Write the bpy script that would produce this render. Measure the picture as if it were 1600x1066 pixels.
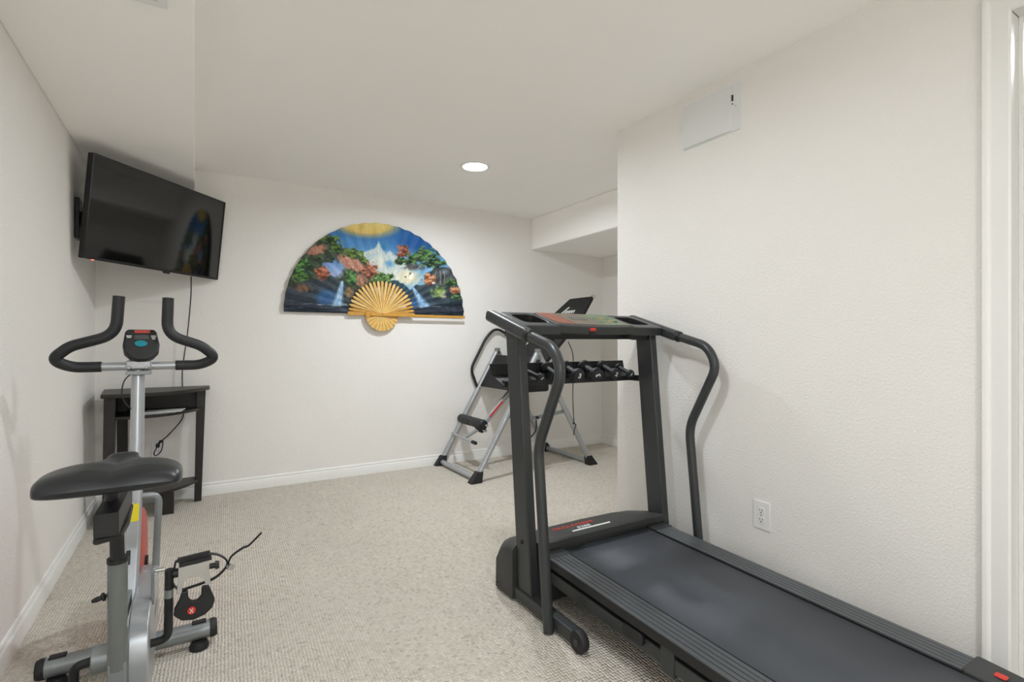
import bpy, math, random
import numpy as np
from mathutils import Vector, Matrix

for _o in list(bpy.data.objects):
    bpy.data.objects.remove(_o)
SC = bpy.context.scene
COL = SC.collection
random.seed(7)
PI = math.pi

# ------------------------------------------------------------------ camera
CAM_Z, F_PX, YAW = 1.09, 810.0, math.radians(31.43)
cam_d = bpy.data.cameras.new('camera')
cam_d.sensor_fit = 'HORIZONTAL'
cam_d.sensor_width = 36.0
cam_d.lens = 36.0 * F_PX / 1600.0
cam_d.clip_start = 0.05
cam = bpy.data.objects.new('camera', cam_d)
COL.objects.link(cam)
cam.location = (0, 0, CAM_Z)
cam.rotation_euler = (PI / 2, 0, -YAW)
SC.camera = cam

# ------------------------------------------------------------------ world, exposure, ceiling lamps
world = bpy.data.worlds.new('world')
SC.world = world
world.use_nodes = True
world.node_tree.nodes['Background'].inputs[0].default_value = (0.9, 0.95, 1.0, 1)
world.node_tree.nodes['Background'].inputs[1].default_value = 0.10
SC.view_settings.view_transform = 'Standard'
SC.view_settings.look = 'None'
SC.view_settings.exposure = 0.13
SC.view_settings.gamma = 1.0
SC.view_settings.use_curve_mapping = False
SC.cycles.max_bounces = 16
SC.cycles.diffuse_bounces = 10
SC.cycles.sample_clamp_indirect = 8.0
# (x, y, watts) of the recessed cans in the ceiling; only the first is inside the frame, the last is an invented one added to brighten the hallway
LAMPS = [(1.64, 3.17, 21, 'bright round recessed light in the ceiling beyond the treadmill'),
         (0.80, 1.50, 10, 'round recessed ceiling light just above the top edge of the view'),
         (0.20, -1.40, 34, 'round recessed ceiling light behind the camera'),
         (2.90, 0.30, 6, 'added round ceiling light brightening the hallway beyond the doorway')]
LAMP_RGB = (0.905, 0.957, 1.0)

XL, XR, XA, YB, YC, YF, ZC = -0.55, 2.06, 3.725, 4.25, 2.214, -2.0, 2.29
SOF_X, SOF_Z = -0.002, 2.145          # dropped ceiling along the left wall
ALC_X, ALC_Z = 2.822, 1.984           # dropped ceiling in the alcove
DOOR_Y1, DOOR_Y0, DOOR_Z = 0.536, -0.27, 2.064


# ------------------------------------------------------------------ materials
def s2l(c):
    return tuple(((v / 255.0) / 12.92 if v / 255.0 <= 0.04045 else ((v / 255.0 + 0.055) / 1.055) ** 2.4) for v in c)


def mat(name, rgb, rough=0.5, metal=0.0, bump=None, spec=0.5, vary=None, coat=0.0, emit=None, rvary=None):
    m = bpy.data.materials.new(name)
    m.use_nodes = True
    nt = m.node_tree
    b = nt.nodes['Principled BSDF']
    col = (*s2l(rgb), 1)
    b.inputs['Base Color'].default_value = col
    b.inputs['Roughness'].default_value = rough
    b.inputs['Metallic'].default_value = metal
    b.inputs['Specular IOR Level'].default_value = spec
    b.inputs['Coat Weight'].default_value = coat
    tc = nt.nodes.new('ShaderNodeTexCoord')
    geo = nt.nodes.new('ShaderNodeNewGeometry')
    if emit:
        b.inputs['Emission Color'].default_value = (*emit[0], 1)
        b.inputs['Emission Strength'].default_value = emit[1]
    if bump:                                       # (scale, strength, distance, detail)
        n = nt.nodes.new('ShaderNodeTexNoise')
        n.inputs['Scale'].default_value = bump[0]
        n.inputs['Detail'].default_value = bump[3] if len(bump) > 3 else 3
        nt.links.new(geo.outputs['Position'], n.inputs['Vector'])
        bn = nt.nodes.new('ShaderNodeBump')
        bn.inputs['Strength'].default_value = bump[1]
        bn.inputs['Distance'].default_value = bump[2]
        nt.links.new(n.outputs['Fac'], bn.inputs['Height'])
        nt.links.new(bn.outputs['Normal'], b.inputs['Normal'])
    if vary:                                       # (scale, amount)
        n = nt.nodes.new('ShaderNodeTexNoise')
        n.inputs['Scale'].default_value = vary[0]
        n.inputs['Detail'].default_value = 4
        nt.links.new(geo.outputs['Position'], n.inputs['Vector'])
        r = nt.nodes.new('ShaderNodeMapRange')
        r.inputs['From Min'].default_value = 0.3
        r.inputs['From Max'].default_value = 0.7
        r.inputs['To Min'].default_value = 1 - vary[1]
        r.inputs['To Max'].default_value = 1 + vary[1]
        nt.links.new(n.outputs['Fac'], r.inputs['Value'])
        mx = nt.nodes.new('ShaderNodeVectorMath')
        mx.operation = 'SCALE'
        mx.inputs[0].default_value = col[:3]
        nt.links.new(r.outputs['Result'], mx.inputs['Scale'])
        nt.links.new(mx.outputs['Vector'], b.inputs['Base Color'])
    if rvary:
        n = nt.nodes.new('ShaderNodeTexNoise')
        n.inputs['Scale'].default_value = rvary[0]
        nt.links.new(geo.outputs['Position'], n.inputs['Vector'])
        r = nt.nodes.new('ShaderNodeMapRange')
        r.inputs['To Min'].default_value = rough - rvary[1]
        r.inputs['To Max'].default_value = rough + rvary[1]
        nt.links.new(n.outputs['Fac'], r.inputs['Value'])
        nt.links.new(r.outputs['Result'], b.inputs['Roughness'])
    return m


M = {}
M['wall'] = mat('wall_paint', (237,235,231.5), 0.75, bump=(115, 0.55, 0.004, 3), spec=0.3, vary=(1.2, 0.012))
M['ceil'] = mat('ceiling_paint', (253,251.5,249), 0.85, bump=(110, 0.12, 0.003, 3), spec=0.2)
M['trim'] = mat('trim_gloss', (238, 238, 236), 0.35, spec=0.4, bump=(30, 0.03, 0.002))
M['plate'] = mat('white_plastic', (236, 236, 236), 0.35)
M['panel'] = mat('panel_white', (228, 230, 230), 0.4)
M['slot'] = mat('socket_slot', (30, 29, 28), 0.7)
M['tread'] = mat('charcoal_paint', (64, 67, 68), 0.36, metal=0.35, bump=(500, 0.05, 0.0005), rvary=(6, 0.05))
M['tplast'] = mat('charcoal_plastic', (52, 53, 52), 0.55, bump=(900, 0.12, 0.0006))
M['tdark'] = mat('black_plastic', (24, 25, 27), 0.5, bump=(700, 0.08, 0.0005))
M['rail'] = mat('ribbed_rail', (88, 92, 96), 0.34, metal=0.3, rvary=(9, 0.06))
M['belt'] = mat('running_belt', (70, 74, 81), 0.55, bump=(1400, 0.35, 0.0008), vary=(3.0, 0.06), spec=0.45)
M['rubber'] = mat('black_rubber', (26, 27, 29), 0.6, bump=(800, 0.1, 0.0006))
M['foam'] = mat('black_foam', (27, 29, 32), 0.5, bump=(1200, 0.15, 0.0006))
M['neo'] = mat('neoprene', (28, 31, 36), 0.62, bump=(1500, 0.2, 0.0006))
M['vinyl'] = mat('seat_vinyl', (30, 33, 36), 0.36, bump=(420, 0.06, 0.001))
M['silver'] = mat('silver_paint', (176, 180, 184), 0.3, metal=0.55, rvary=(8, 0.05))
M['silver2'] = mat('silver_grey_paint', (140, 145, 146), 0.38, metal=0.45, rvary=(8, 0.05))
M['grey'] = mat('grey_paint', (116, 120, 119), 0.4, metal=0.25)
M['chrome'] = mat('chrome', (205, 208, 210), 0.18, metal=1.0)
M['red'] = mat('red_plastic', (176, 62, 52), 0.45)
M['redlabel'] = mat('red_print', (205, 52, 40), 0.5)
M['white'] = mat('white_print', (225, 228, 226), 0.5)
M['yellow'] = mat('yellow_sticker', (232, 214, 30), 0.5)
M['teal'] = mat('teal_button', (0, 128, 146), 0.4)
M['lcd'] = mat('lcd', (74, 78, 74), 0.25)
M['espresso'] = mat('espresso_wood', (34, 29, 27), 0.42, vary=(14, 0.12), bump=(60, 0.05, 0.001))
M['paper'] = mat('paper', (176, 178, 182), 0.8)
M['tvblack'] = mat('tv_bezel', (16, 16, 16), 0.35)
M['screen'] = mat('tv_screen', (10, 10, 10), 0.06, spec=0.7, bump=(5, 0.004, 0.001))
M['led'] = mat('standby_led', (200, 40, 30), 0.4, emit=((1.0, 0.12, 0.08), 3.0))
M['cord'] = mat('black_cord', (22, 22, 22), 0.5)
M['nylon'] = mat('black_nylon', (24, 24, 25), 0.75, bump=(900, 0.3, 0.001))
M['bamboo'] = mat('bamboo', (198, 146, 60), 0.42, vary=(40, 0.10))
M['bamboo2'] = mat('bamboo_pale', (224, 186, 112), 0.45, vary=(40, 0.10))
M['bamboo3'] = mat('bamboo_mid', (208, 164, 84), 0.45, vary=(40, 0.10))
M['orange'] = mat('console_orange', (138, 84, 66), 0.45, vary=(60, 0.25))
M['taupe'] = mat('console_taupe', (112, 102, 88), 0.45, vary=(60, 0.12))
M['green'] = mat('console_green', (106, 122, 96), 0.45, vary=(50, 0.2))
M['amber'] = mat('console_amber', (188, 148, 66), 0.45)
M['lens'] = mat('lamp_lens', (255, 255, 255), 0.4, emit=((1.0, 0.97, 0.93), 22.0))


def carpet_material():
    m = bpy.data.materials.new('berber_carpet')
    m.use_nodes = True
    nt = m.node_tree
    N = nt.nodes.new
    b = nt.nodes['Principled BSDF']
    b.inputs['Roughness'].default_value = 0.95
    b.inputs['Specular IOR Level'].default_value = 0.1
    b.inputs['Sheen Weight'].default_value = 0.15
    geo = N('ShaderNodeNewGeometry')
    mp = N('ShaderNodeMapping')
    mp.inputs['Rotation'].default_value = (0, 0, math.radians(3))
    mp.inputs['Scale'].default_value = (92, 78, 1)
    nt.links.new(geo.outputs['Position'], mp.inputs['Vector'])
    # loop rows: every second row is shifted by half a loop, positions a little irregular
    nz = N('ShaderNodeTexNoise')
    nz.inputs['Scale'].default_value = 0.35
    nz.inputs['Detail'].default_value = 2
    nt.links.new(mp.outputs['Vector'], nz.inputs['Vector'])
    add = N('ShaderNodeVectorMath')
    add.operation = 'MULTIPLY_ADD'
    add.inputs[1].default_value = (0.5, 0.5, 0)
    nt.links.new(nz.outputs['Color'], add.inputs[0])
    nt.links.new(mp.outputs['Vector'], add.inputs[2])
    vo = N('ShaderNodeTexVoronoi')
    vo.voronoi_dimensions = '2D'
    vo.inputs['Scale'].default_value = 1.0
    vo.inputs['Randomness'].default_value = 0.30
    nt.links.new(add.outputs['Vector'], vo.inputs['Vector'])
    inv = N('ShaderNodeMapRange')
    inv.inputs['From Min'].default_value = 0.0
    inv.inputs['From Max'].default_value = 0.75
    inv.inputs['To Min'].default_value = 1.0
    inv.inputs['To Max'].default_value = 0.0
    nt.links.new(vo.outputs['Distance'], inv.inputs['Value'])
    bn = N('ShaderNodeBump')
    bn.inputs['Strength'].default_value = 1.0
    bn.inputs['Distance'].default_value = 0.009
    nt.links.new(inv.outputs['Result'], bn.inputs['Height'])
    nt.links.new(bn.outputs['Normal'], b.inputs['Normal'])
    # yarn colour: oatmeal with darker flecks from loop to loop, large worn patches
    sep = N('ShaderNodeSeparateColor')
    nt.links.new(vo.outputs['Color'], sep.inputs['Color'])
    cr = N('ShaderNodeValToRGB')
    cr.color_ramp.elements[0].position = 0.0
    cr.color_ramp.elements[0].color = (*s2l((190, 182, 169)), 1)
    cr.color_ramp.elements[1].position = 1.0
    cr.color_ramp.elements[1].color = (*s2l((221, 214, 203)), 1)
    e = cr.color_ramp.elements.new(0.10)
    e.color = (*s2l((208, 200, 187)), 1)
    e = cr.color_ramp.elements.new(0.55)
    e.color = (*s2l((214, 206, 194)), 1)
    nt.links.new(sep.outputs[0], cr.inputs['Fac'])
    big = N('ShaderNodeTexNoise')
    big.inputs['Scale'].default_value = 2.2
    big.inputs['Detail'].default_value = 3
    nt.links.new(geo.outputs['Position'], big.inputs['Vector'])
    mr = N('ShaderNodeMapRange')
    mr.inputs['From Min'].default_value = 0.3
    mr.inputs['From Max'].default_value = 0.7
    mr.inputs['To Min'].default_value = 1.060
    mr.inputs['To Max'].default_value = 1.120
    nt.links.new(big.outputs['Fac'], mr.inputs['Value'])
    sc = N('ShaderNodeVectorMath')
    sc.operation = 'SCALE'
    nt.links.new(cr.outputs['Color'], sc.inputs[0])
    nt.links.new(mr.outputs['Result'], sc.inputs['Scale'])
    nt.links.new(sc.outputs['Vector'], b.inputs['Base Color'])
    return m


M['carpet'] = carpet_material()


# ------------------------------------------------------------------ mesh helpers
class MB:
    """Collects shapes; build() links them as one mesh object."""

    def __init__(self, mx=None):
        self.v, self.f, self.mx = [], [], mx

    def _add(self, vs, fs):
        o = len(self.v)
        self.v += [tuple(v) for v in vs]
        self.f += [tuple(i + o for i in f) for f in fs]
        return self

    def box(self, x0, x1, y0, y1, z0, z1):
        vs = [(x, y, z) for z in (z0, z1) for y in (y0, y1) for x in (x0, x1)]
        return self.hexa([vs[0], vs[1], vs[3], vs[2], vs[4], vs[5], vs[7], vs[6]])

    def hexa(self, p):               # 4 bottom (ccw from above), 4 top
        return self._add(p, [(3, 2, 1, 0), (4, 5, 6, 7), (0, 1, 5, 4), (1, 2, 6, 5), (2, 3, 7, 6), (3, 0, 4, 7)])

    def bar(self, a, b, w, h, up=(0, 0, 1), w2=None, h2=None):
        a, b, up = Vector(a), Vector(b), Vector(up)
        t = (b - a).normalized()
        s = t.cross(up).normalized()
        n = s.cross(t).normalized()
        w2, h2 = w2 or w, h2 or h
        p = []
        for c, ww, hh in ((a, w, h), (b, w2, h2)):
            p += [c - s * ww / 2 - n * hh / 2, c + s * ww / 2 - n * hh / 2, c + s * ww / 2 + n * hh / 2, c - s * ww / 2 + n * hh / 2]
        return self._add(p, [(0, 1, 2, 3), (7, 6, 5, 4), (4, 5, 1, 0), (5, 6, 2, 1), (6, 7, 3, 2), (7, 4, 0, 3)])

    def tube(self, path, r, seg=14, sx=1.0, sy=1.0, cap=True):
        P = [Vector(p) for p in path]
        n = len(P)
        rs = r if isinstance(r, (list, tuple)) else [r] * n
        T = []
        for i in range(n):
            T.append((P[min(i + 1, n - 1)] - P[max(i - 1, 0)]).normalized())
        ref = Vector((0, 0, 1)) if abs(T[0].z) < 0.9 else Vector((1, 0, 0))
        a = T[0].cross(ref).normalized()
        vs, fs = [], []
        for i in range(n):
            a = (a - T[i] * a.dot(T[i])).normalized()
            b = T[i].cross(a)
            for k in range(seg):
                w = 2 * PI * k / seg
                vs.append(P[i] + (a * math.cos(w) * sx + b * math.sin(w) * sy) * rs[i])
        for i in range(n - 1):
            for k in range(seg):
                k2 = (k + 1) % seg
                fs.append((i * seg + k, i * seg + k2, (i + 1) * seg + k2, (i + 1) * seg + k))
        if cap:
            fs.append(tuple(reversed(range(seg))))
            fs.append(tuple((n - 1) * seg + k for k in range(seg)))
        return self._add(vs, fs)

    def cyl(self, a, b, r, seg=20, r2=None):
        return self.tube([a, b], [r, r if r2 is None else r2], seg)

    def lathe(self, prof, a, axis, seg=24):      # prof [(r, t)], t along axis from a
        a, t = Vector(a), Vector(axis).normalized()
        ref = Vector((0, 0, 1)) if abs(t.z) < 0.9 else Vector((1, 0, 0))
        s = t.cross(ref).normalized()
        q = t.cross(s)
        vs, fs = [], []
        for r, h in prof:
            for k in range(seg):
                w = 2 * PI * k / seg
                vs.append(a + t * h + (s * math.cos(w) + q * math.sin(w)) * max(r, 1e-5))
        for i in range(len(prof) - 1):
            for k in range(seg):
                k2 = (k + 1) % seg
                fs.append((i * seg + k, i * seg + k2, (i + 1) * seg + k2, (i + 1) * seg + k))
        fs.append(tuple(reversed(range(seg))))
        fs.append(tuple((len(prof) - 1) * seg + k for k in range(seg)))
        return self._add(vs, fs)

    def prism(self, poly, o, u, w, n, d):        # polygon in the plane o + x*u + y*w, thickness d along n
        o, u, w, n = Vector(o), Vector(u), Vector(w), Vector(n)
        k = len(poly)
        base = [o + u * x + w * y for x, y in poly]
        vs = base + [p + n * d for p in base]
        fs = [tuple(reversed(range(k))), tuple(range(k, 2 * k))]
        fs += [(i, (i + 1) % k, k + (i + 1) % k, k + i) for i in range(k)]
        return self._add(vs, fs)

    def ring(self, outer, inner, o, u, w, n, d):  # prism with a hole; outer and inner have equal counts
        o, u, w, n = Vector(o), Vector(u), Vector(w), Vector(n)
        k = len(outer)
        A = [o + u * x + w * y for x, y in outer]
        B = [o + u * x + w * y for x, y in inner]
        vs = A + B + [p + n * d for p in A] + [p + n * d for p in B]
        fs = []
        for i in range(k):
            j = (i + 1) % k
            fs += [(2 * k + i, 2 * k + j, 3 * k + j, 3 * k + i), (j, i, k + i, k + j), (i, j, 2 * k + j, 2 * k + i), (k + j, k + i, 3 * k + i, 3 * k + j)]
        return self._add(vs, fs)

    def grid(self, fn, nu, nv, closed_u=False):
        vs = [fn(i / (nu if closed_u else nu - 1), j / (nv - 1)) for j in range(nv) for i in range(nu)]
        fs = []
        for j in range(nv - 1):
            for i in range(nu if closed_u else nu - 1):
                i2 = (i + 1) % nu
                fs.append((j * nu + i, j * nu + i2, (j + 1) * nu + i2, (j + 1) * nu + i))
        return self._add(vs, fs)

    def build(self, name, material, parent=None, bevel=0.0, smooth=38, label=None, seg=2, sub=0):
        vs = [Vector(v) for v in self.v]
        if self.mx is not None:
            vs = [self.mx @ v for v in vs]
        off = ROOT.get(parent.name, Vector((0, 0, 0))) if parent is not None else Vector((0, 0, 0))
        me = bpy.data.meshes.new(name)
        me.from_pydata([tuple(v - off) for v in vs], [], self.f)
        fix_normals(me)
        me.materials.append(M[material] if isinstance(material, str) else material)
        o = bpy.data.objects.new(name, me)
        COL.objects.link(o)
        if parent is not None:
            o.parent = parent
            ROOT[o.name] = off
        if smooth:
            me.polygons.foreach_set('use_smooth', [True] * len(me.polygons))
            me.set_sharp_from_angle(angle=math.radians(smooth))
        if bevel:
            bv = o.modifiers.new('bevel', 'BEVEL')
            bv.width = bevel
            bv.segments = seg
            bv.limit_method = 'ANGLE'
            bv.angle_limit = math.radians(35)
            bv.harden_normals = bool(smooth)
        if sub:
            sb = o.modifiers.new('sub', 'SUBSURF')
            sb.levels = sb.render_levels = sub
        if label:
            o['label'] = label
        return o


import bmesh


def fix_normals(me):
    bm = bmesh.new()
    bm.from_mesh(me)
    bmesh.ops.recalc_face_normals(bm, faces=bm.faces)
    bm.to_mesh(me)
    bm.free()


ROOT = {}


def thing(name, label, cat, loc, group=None):
    o = bpy.data.objects.new(name, None)
    o.empty_display_size = 0.1
    COL.objects.link(o)
    o.location = loc
    ROOT[o.name] = Vector(loc)
    return tag(o, label, cat, group)


def tag(o, label, cat, group=None):
    o['label'] = label
    o['category'] = cat
    if group:
        o['group'] = group
    return o


def struct(o, label=None):
    o['kind'] = 'structure'
    if label:
        o['label'] = label
    return o


def catmull(pts, n=8):
    P = [Vector(p) for p in pts]
    P = [P[0] * 2 - P[1]] + P + [P[-1] * 2 - P[-2]]
    out = []
    for i in range(1, len(P) - 2):
        for k in range(n):
            t = k / n
            a, b, c, d = P[i - 1], P[i], P[i + 1], P[i + 2]
            out.append(0.5 * ((2 * b) + (c - a) * t + (2 * a - 5 * b + 4 * c - d) * t * t + (3 * b - a - 3 * c + d) * t ** 3))
    out.append(P[-2])
    return out


def fillet(pts, r, n=7):
    """Polyline with its corners rounded by radius-like distance r (number or list)."""
    P = [Vector(p) for p in pts]
    out = [P[0]]
    for i in range(1, len(P) - 1):
        rr = r[i - 1] if isinstance(r, (list, tuple)) else r
        a, b, c = P[i - 1], P[i], P[i + 1]
        rr = min(rr, (a - b).length * 0.49, (c - b).length * 0.49)
        p0, p2 = b + (a - b).normalized() * rr, b + (c - b).normalized() * rr
        for k in range(n + 1):
            t = k / n
            out.append(p0 * (1 - t) ** 2 + b * 2 * t * (1 - t) + p2 * t * t)
    out.append(P[-1])
    return out


def rrect(w, h, r, n=4, cx=0.0, cy=0.0):
    out = []
    for sx, sy, a0 in ((1, 1, 0), (-1, 1, 90), (-1, -1, 180), (1, -1, 270)):
        for k in range(n + 1):
            a = math.radians(a0 + 90 * k / n)
            out.append((cx + sx * (w / 2 - r) + r * math.cos(a), cy + sy * (h / 2 - r) + r * math.sin(a)))
    return out


def circ(r, n=24, cx=0.0, cy=0.0, ry=None):
    return [(cx + r * math.cos(2 * PI * k / n), cy + (ry or r) * math.sin(2 * PI * k / n)) for k in range(n)]


def text_mesh(name, s, size, o, u, w, material, parent, ext=0.0006, shear=0.0, bold=0.0, align='CENTER', label=None):
    """Flat lettering lying in the plane o + x*u + y*w."""
    cu = bpy.data.curves.new(name, 'FONT')
    cu.body = s
    cu.size = size
    cu.align_x = align
    cu.align_y = 'CENTER'
    cu.extrude = ext
    cu.offset = bold
    cu.shear = shear
    cu.resolution_u = 3
    t = bpy.data.objects.new(name + '_tmp', cu)
    COL.objects.link(t)
    dg = bpy.context.evaluated_depsgraph_get()
    dg.update()
    me = bpy.data.meshes.new_from_object(t.evaluated_get(dg))
    bpy.data.objects.remove(t)
    bpy.data.curves.remove(cu)
    u, w = Vector(u).normalized(), Vector(w).normalized()
    n = u.cross(w)
    off = ROOT.get(parent.name, Vector((0, 0, 0)))
    for v in me.vertices:
        c = v.co
        v.co = Vector(o) + u * c.x + w * c.y + n * c.z - off
    me.name = name
    me.materials.clear()
    me.materials.append(M[material])
    ob = bpy.data.objects.new(name, me)
    COL.objects.link(ob)
    ob.parent = parent
    ROOT[ob.name] = off
    if label:
        ob['label'] = label
    return ob


# ================================================================== THE ROOM
T = 0.12
struct(MB().box(XL - T, XA + T, YF - T, YB + T, -0.1, 0).build('floor', 'carpet', smooth=0), 'oatmeal berber loop carpet')
struct(MB().box(XL - T, XA + T, YF - T, YB + T, ZC, ZC + 0.1).build('ceiling', 'ceil', smooth=0), 'smooth off-white ceiling')
struct(MB().box(XL - T, XL, YF, YB, 0, ZC).build('wall_left', 'wall', smooth=0), 'off-white wall on the left')
struct(MB().box(XL - T, XA + T, YB, YB + T, 0, ZC).build('wall_back', 'wall', smooth=0), 'off-white far wall behind the fan')
struct(MB().box(XL - T, XA + T, YF - T, YF, 0, ZC).build('wall_front', 'wall', smooth=0), 'wall behind the camera')
struct(MB().box(XA, XA + T, YF, YB, 0, ZC).build('wall_alcove', 'wall', smooth=0), 'off-white end wall of the alcove')
wr = MB().box(XR, XR + T, DOOR_Y1 + 0.012, YC, 0, ZC).box(XR, XR + T, YF, DOOR_Y0 - 0.012, 0, ZC)
wr.box(XR, XR + T, DOOR_Y0 - 0.012, DOOR_Y1 + 0.012, DOOR_Z + 0.012, ZC).box(XR + T, XA, YC - T, YC, 0, ZC)
struct(wr.build('wall_right', 'wall', smooth=0), 'textured off-white wall beside the treadmill')
struct(MB().box(XL, SOF_X, YF, YB, SOF_Z, ZC).build('ceiling_soffit_left', 'ceil', smooth=0, bevel=0.006), 'dropped ceiling above the television')
struct(MB().box(ALC_X, XA, YC, YB, ALC_Z, ZC).build('ceiling_soffit_alcove', 'ceil', smooth=0, bevel=0.012), 'boxed-in dropped ceiling in the alcove')

BB = [(0, 0), (0.015, 0), (0.015, 0.062), (0.013, 0.066), (0.006, 0.068), (0.006, 0.073), (0.009, 0.076), (0.008, 0.084), (0.004, 0.089), (0, 0.089)]
struct(MB().prism(BB, (XL, YF, 0), (1, 0, 0), (0, 0, 1), (0, 1, 0), YB - YF).build('baseboard_left', 'trim'))
struct(MB().prism(BB, (XL, YB, 0), (0, -1, 0), (0, 0, 1), (1, 0, 0), XA - XL).build('baseboard_back', 'trim'))
struct(MB().prism(BB, (XA, YC, 0), (-1, 0, 0), (0, 0, 1), (0, 1, 0), YB - YC).build('baseboard_alcove', 'trim'))
struct(MB().prism(BB, (XR, DOOR_Y1 + 0.07, 0), (-1, 0, 0), (0, 0, 1), (0, 1, 0), YC - DOOR_Y1 - 0.07).build('baseboard_right', 'trim'))
# door casing: moulded boards mitred at the corner, jamb and stop behind
CAS = [(0, 0), (0, 0.010), (0.006, 0.014), (0.045, 0.011), (0.049, 0.016), (0.056, 0.019), (0.064, 0.019), (0.066, 0.0)]


def casing_side(y0, sgn, z1):
    mb = MB()
    lo = [Vector((XR - d, y0 + sgn * a, 0)) for a, d in CAS]
    hi = [Vector((XR - d, y0 + sgn * a, z1 + a)) for a, d in CAS]
    k = len(lo)
    mb._add(lo + hi, [tuple(range(k)), tuple(range(k, 2 * k))] + [(i, (i + 1) % k, k + (i + 1) % k, k + i) for i in range(k)])
    return mb


tr = casing_side(DOOR_Y1, 1, DOOR_Z).build('trim_1', 'trim')
struct(tr, 'white moulded door casing, upright beside the textured wall')
tr = casing_side(DOOR_Y0, -1, DOOR_Z).build('trim_2', 'trim')
struct(tr, 'white moulded door casing on the near side of the doorway')
mb = MB()
lo = [Vector((XR - d, DOOR_Y0 - a, DOOR_Z + a)) for a, d in CAS]
hi = [Vector((XR - d, DOOR_Y1 + a, DOOR_Z + a)) for a, d in CAS]
k = len(lo)
mb._add(lo + hi, [tuple(range(k)), tuple(range(k, 2 * k))] + [(i, (i + 1) % k, k + (i + 1) % k, k + i) for i in range(k)])
struct(mb.build('trim_3', 'trim'), 'white moulded head casing above the doorway')
jb = MB().box(XR - 0.001, XR + T, DOOR_Y1, DOOR_Y1 + 0.012, 0, DOOR_Z).box(XR - 0.001, XR + T, DOOR_Y0 - 0.012, DOOR_Y0, 0, DOOR_Z)
jb.box(XR - 0.001, XR + T, DOOR_Y0, DOOR_Y1, DOOR_Z, DOOR_Z + 0.012)
jb.box(XR + 0.05, XR + 0.085, DOOR_Y1 - 0.011, DOOR_Y1, 0, DOOR_Z).box(XR + 0.05, XR + 0.085, DOOR_Y0, DOOR_Y0 + 0.011, 0, DOOR_Z)
struct(jb.build('trim_4', 'trim', bevel=0.002), 'white door jamb with its stop')

# ================================================================== RECESSED LIGHTS
for x, y, watts, lab in LAMPS:
    t = thing('recessed_light', lab, 'ceiling light', (x, y, ZC), 'recessed ceiling lights')
    MB().lathe([(0.082, 0.0), (0.105, 0.0), (0.104, 0.004), (0.092, 0.007), (0.084, 0.006), (0.082, 0.0)], (x, y, ZC), (0, 0, -1), 40).build('trim_ring', 'trim', t)
    MB().lathe([(0.082, 0.0), (0.080, 0.004), (0.06, 0.008), (0.03, 0.010), (0.001, 0.0105)], (x, y, ZC), (0, 0, -1), 40).build('lens', 'lens', t)
    ld = bpy.data.lights.new('lamp', 'AREA')
    ld.shape = 'DISK'
    ld.size = 0.11
    ld.spread = math.radians(172)
    ld.energy = watts
    ld.color = LAMP_RGB
    lo_ = bpy.data.objects.new('lamp', ld)
    COL.objects.link(lo_)
    lo_.parent = t
    lo_.location = (0, 0, -0.013)

# ceiling register in the left soffit
t = thing('ceiling_vent', 'white air register in the dropped ceiling above the television side', 'vent', (-0.18, 1.83, SOF_Z), None)
MB().ring(rrect(0.20, 0.27, 0.004, 2), rrect(0.15, 0.22, 0.002, 2), (-0.175, 1.835, SOF_Z), (1, 0, 0), (0, 1, 0), (0, 0, -1), 0.006).build('frame', 'plate', t)
for i in range(9):
    yy = 1.745 + i * 0.0225
    MB().bar((-0.252, yy, SOF_Z - 0.003), (-0.098, yy, SOF_Z - 0.003), 0.014, 0.0015, (0, 0.5, 1)).build('slat', 'plate', t)

# ================================================================== WALL PLATES ON THE RIGHT WALL
t = thing('access_panel', 'flat white access panel high on the textured wall', 'wall panel', (XR, 1.58, 2.03))
MB().prism(rrect(0.312, 0.212, 0.003, 2), (XR, 1.586, 2.135), (0, 1, 0), (0, 0, 1), (-1, 0, 0), 0.006).build('frame', 'panel', t, 0.0012)
MB().prism(rrect(0.268, 0.197, 0.003, 2), (XR - 0.006, 1.606, 2.132), (0, 1, 0), (0, 0, 1), (-1, 0, 0), 0.007).build('door', 'panel', t, 0.0012)
MB().box(XR - 0.0085, XR - 0.006, 1.4625, 1.4695, 2.165, 2.192).build('latch_slot', 'slot', t)
MB().lathe([(0.003, 0), (0.003, 0.002)], (XR - 0.0062, 1.466, 2.152), (-1, 0, 0), 10).build('screw', 'slot', t)
MB().lathe([(0.0022, 0), (0.0022, 0.0015)], (XR - 0.0062, 1.45, 2.138), (-1, 0, 0), 10).build('screw', 'grey', t)


def outlet(label, o, u, n):
    """Duplex outlet, o = centre on the wall, u = sideways, n = out of the wall."""
    o, u, n = Vector(o), Vector(u), Vector(n)
    t = thing('wall_outlet', label, 'outlet', o, 'duplex wall outlets')
    up = Vector((0, 0, 1))
    MB().prism(rrect(0.074, 0.118, 0.004, 3), o, u, up, n, 0.006).build('cover_plate', 'plate', t, 0.002)
    for s in (1, -1):
        c = o + up * s * 0.0195 + n * 0.006
        r = MB().prism(rrect(0.030, 0.027, 0.010, 4), c, u, up, n, 0.0025).build('receptacle', 'plate', t)
        sl = MB()
        for q, h in ((-1, 0.0085), (1, 0.007)):
            sl.prism(rrect(0.0026, h, 0.0005, 1, q * 0.0063, 0.0045), c + n * 0.0024, u, up, n, 0.0005)
        sl.prism(circ(0.0027, 10, 0, -0.0065), c + n * 0.0024, u, up, n, 0.0005)
        sl.build('socket_holes', 'slot', r)
    MB().lathe([(0.003, 0), (0.003, 0.001)], o + n * 0.006, n, 10).build('screw', 'chrome', t)
    return t


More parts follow.
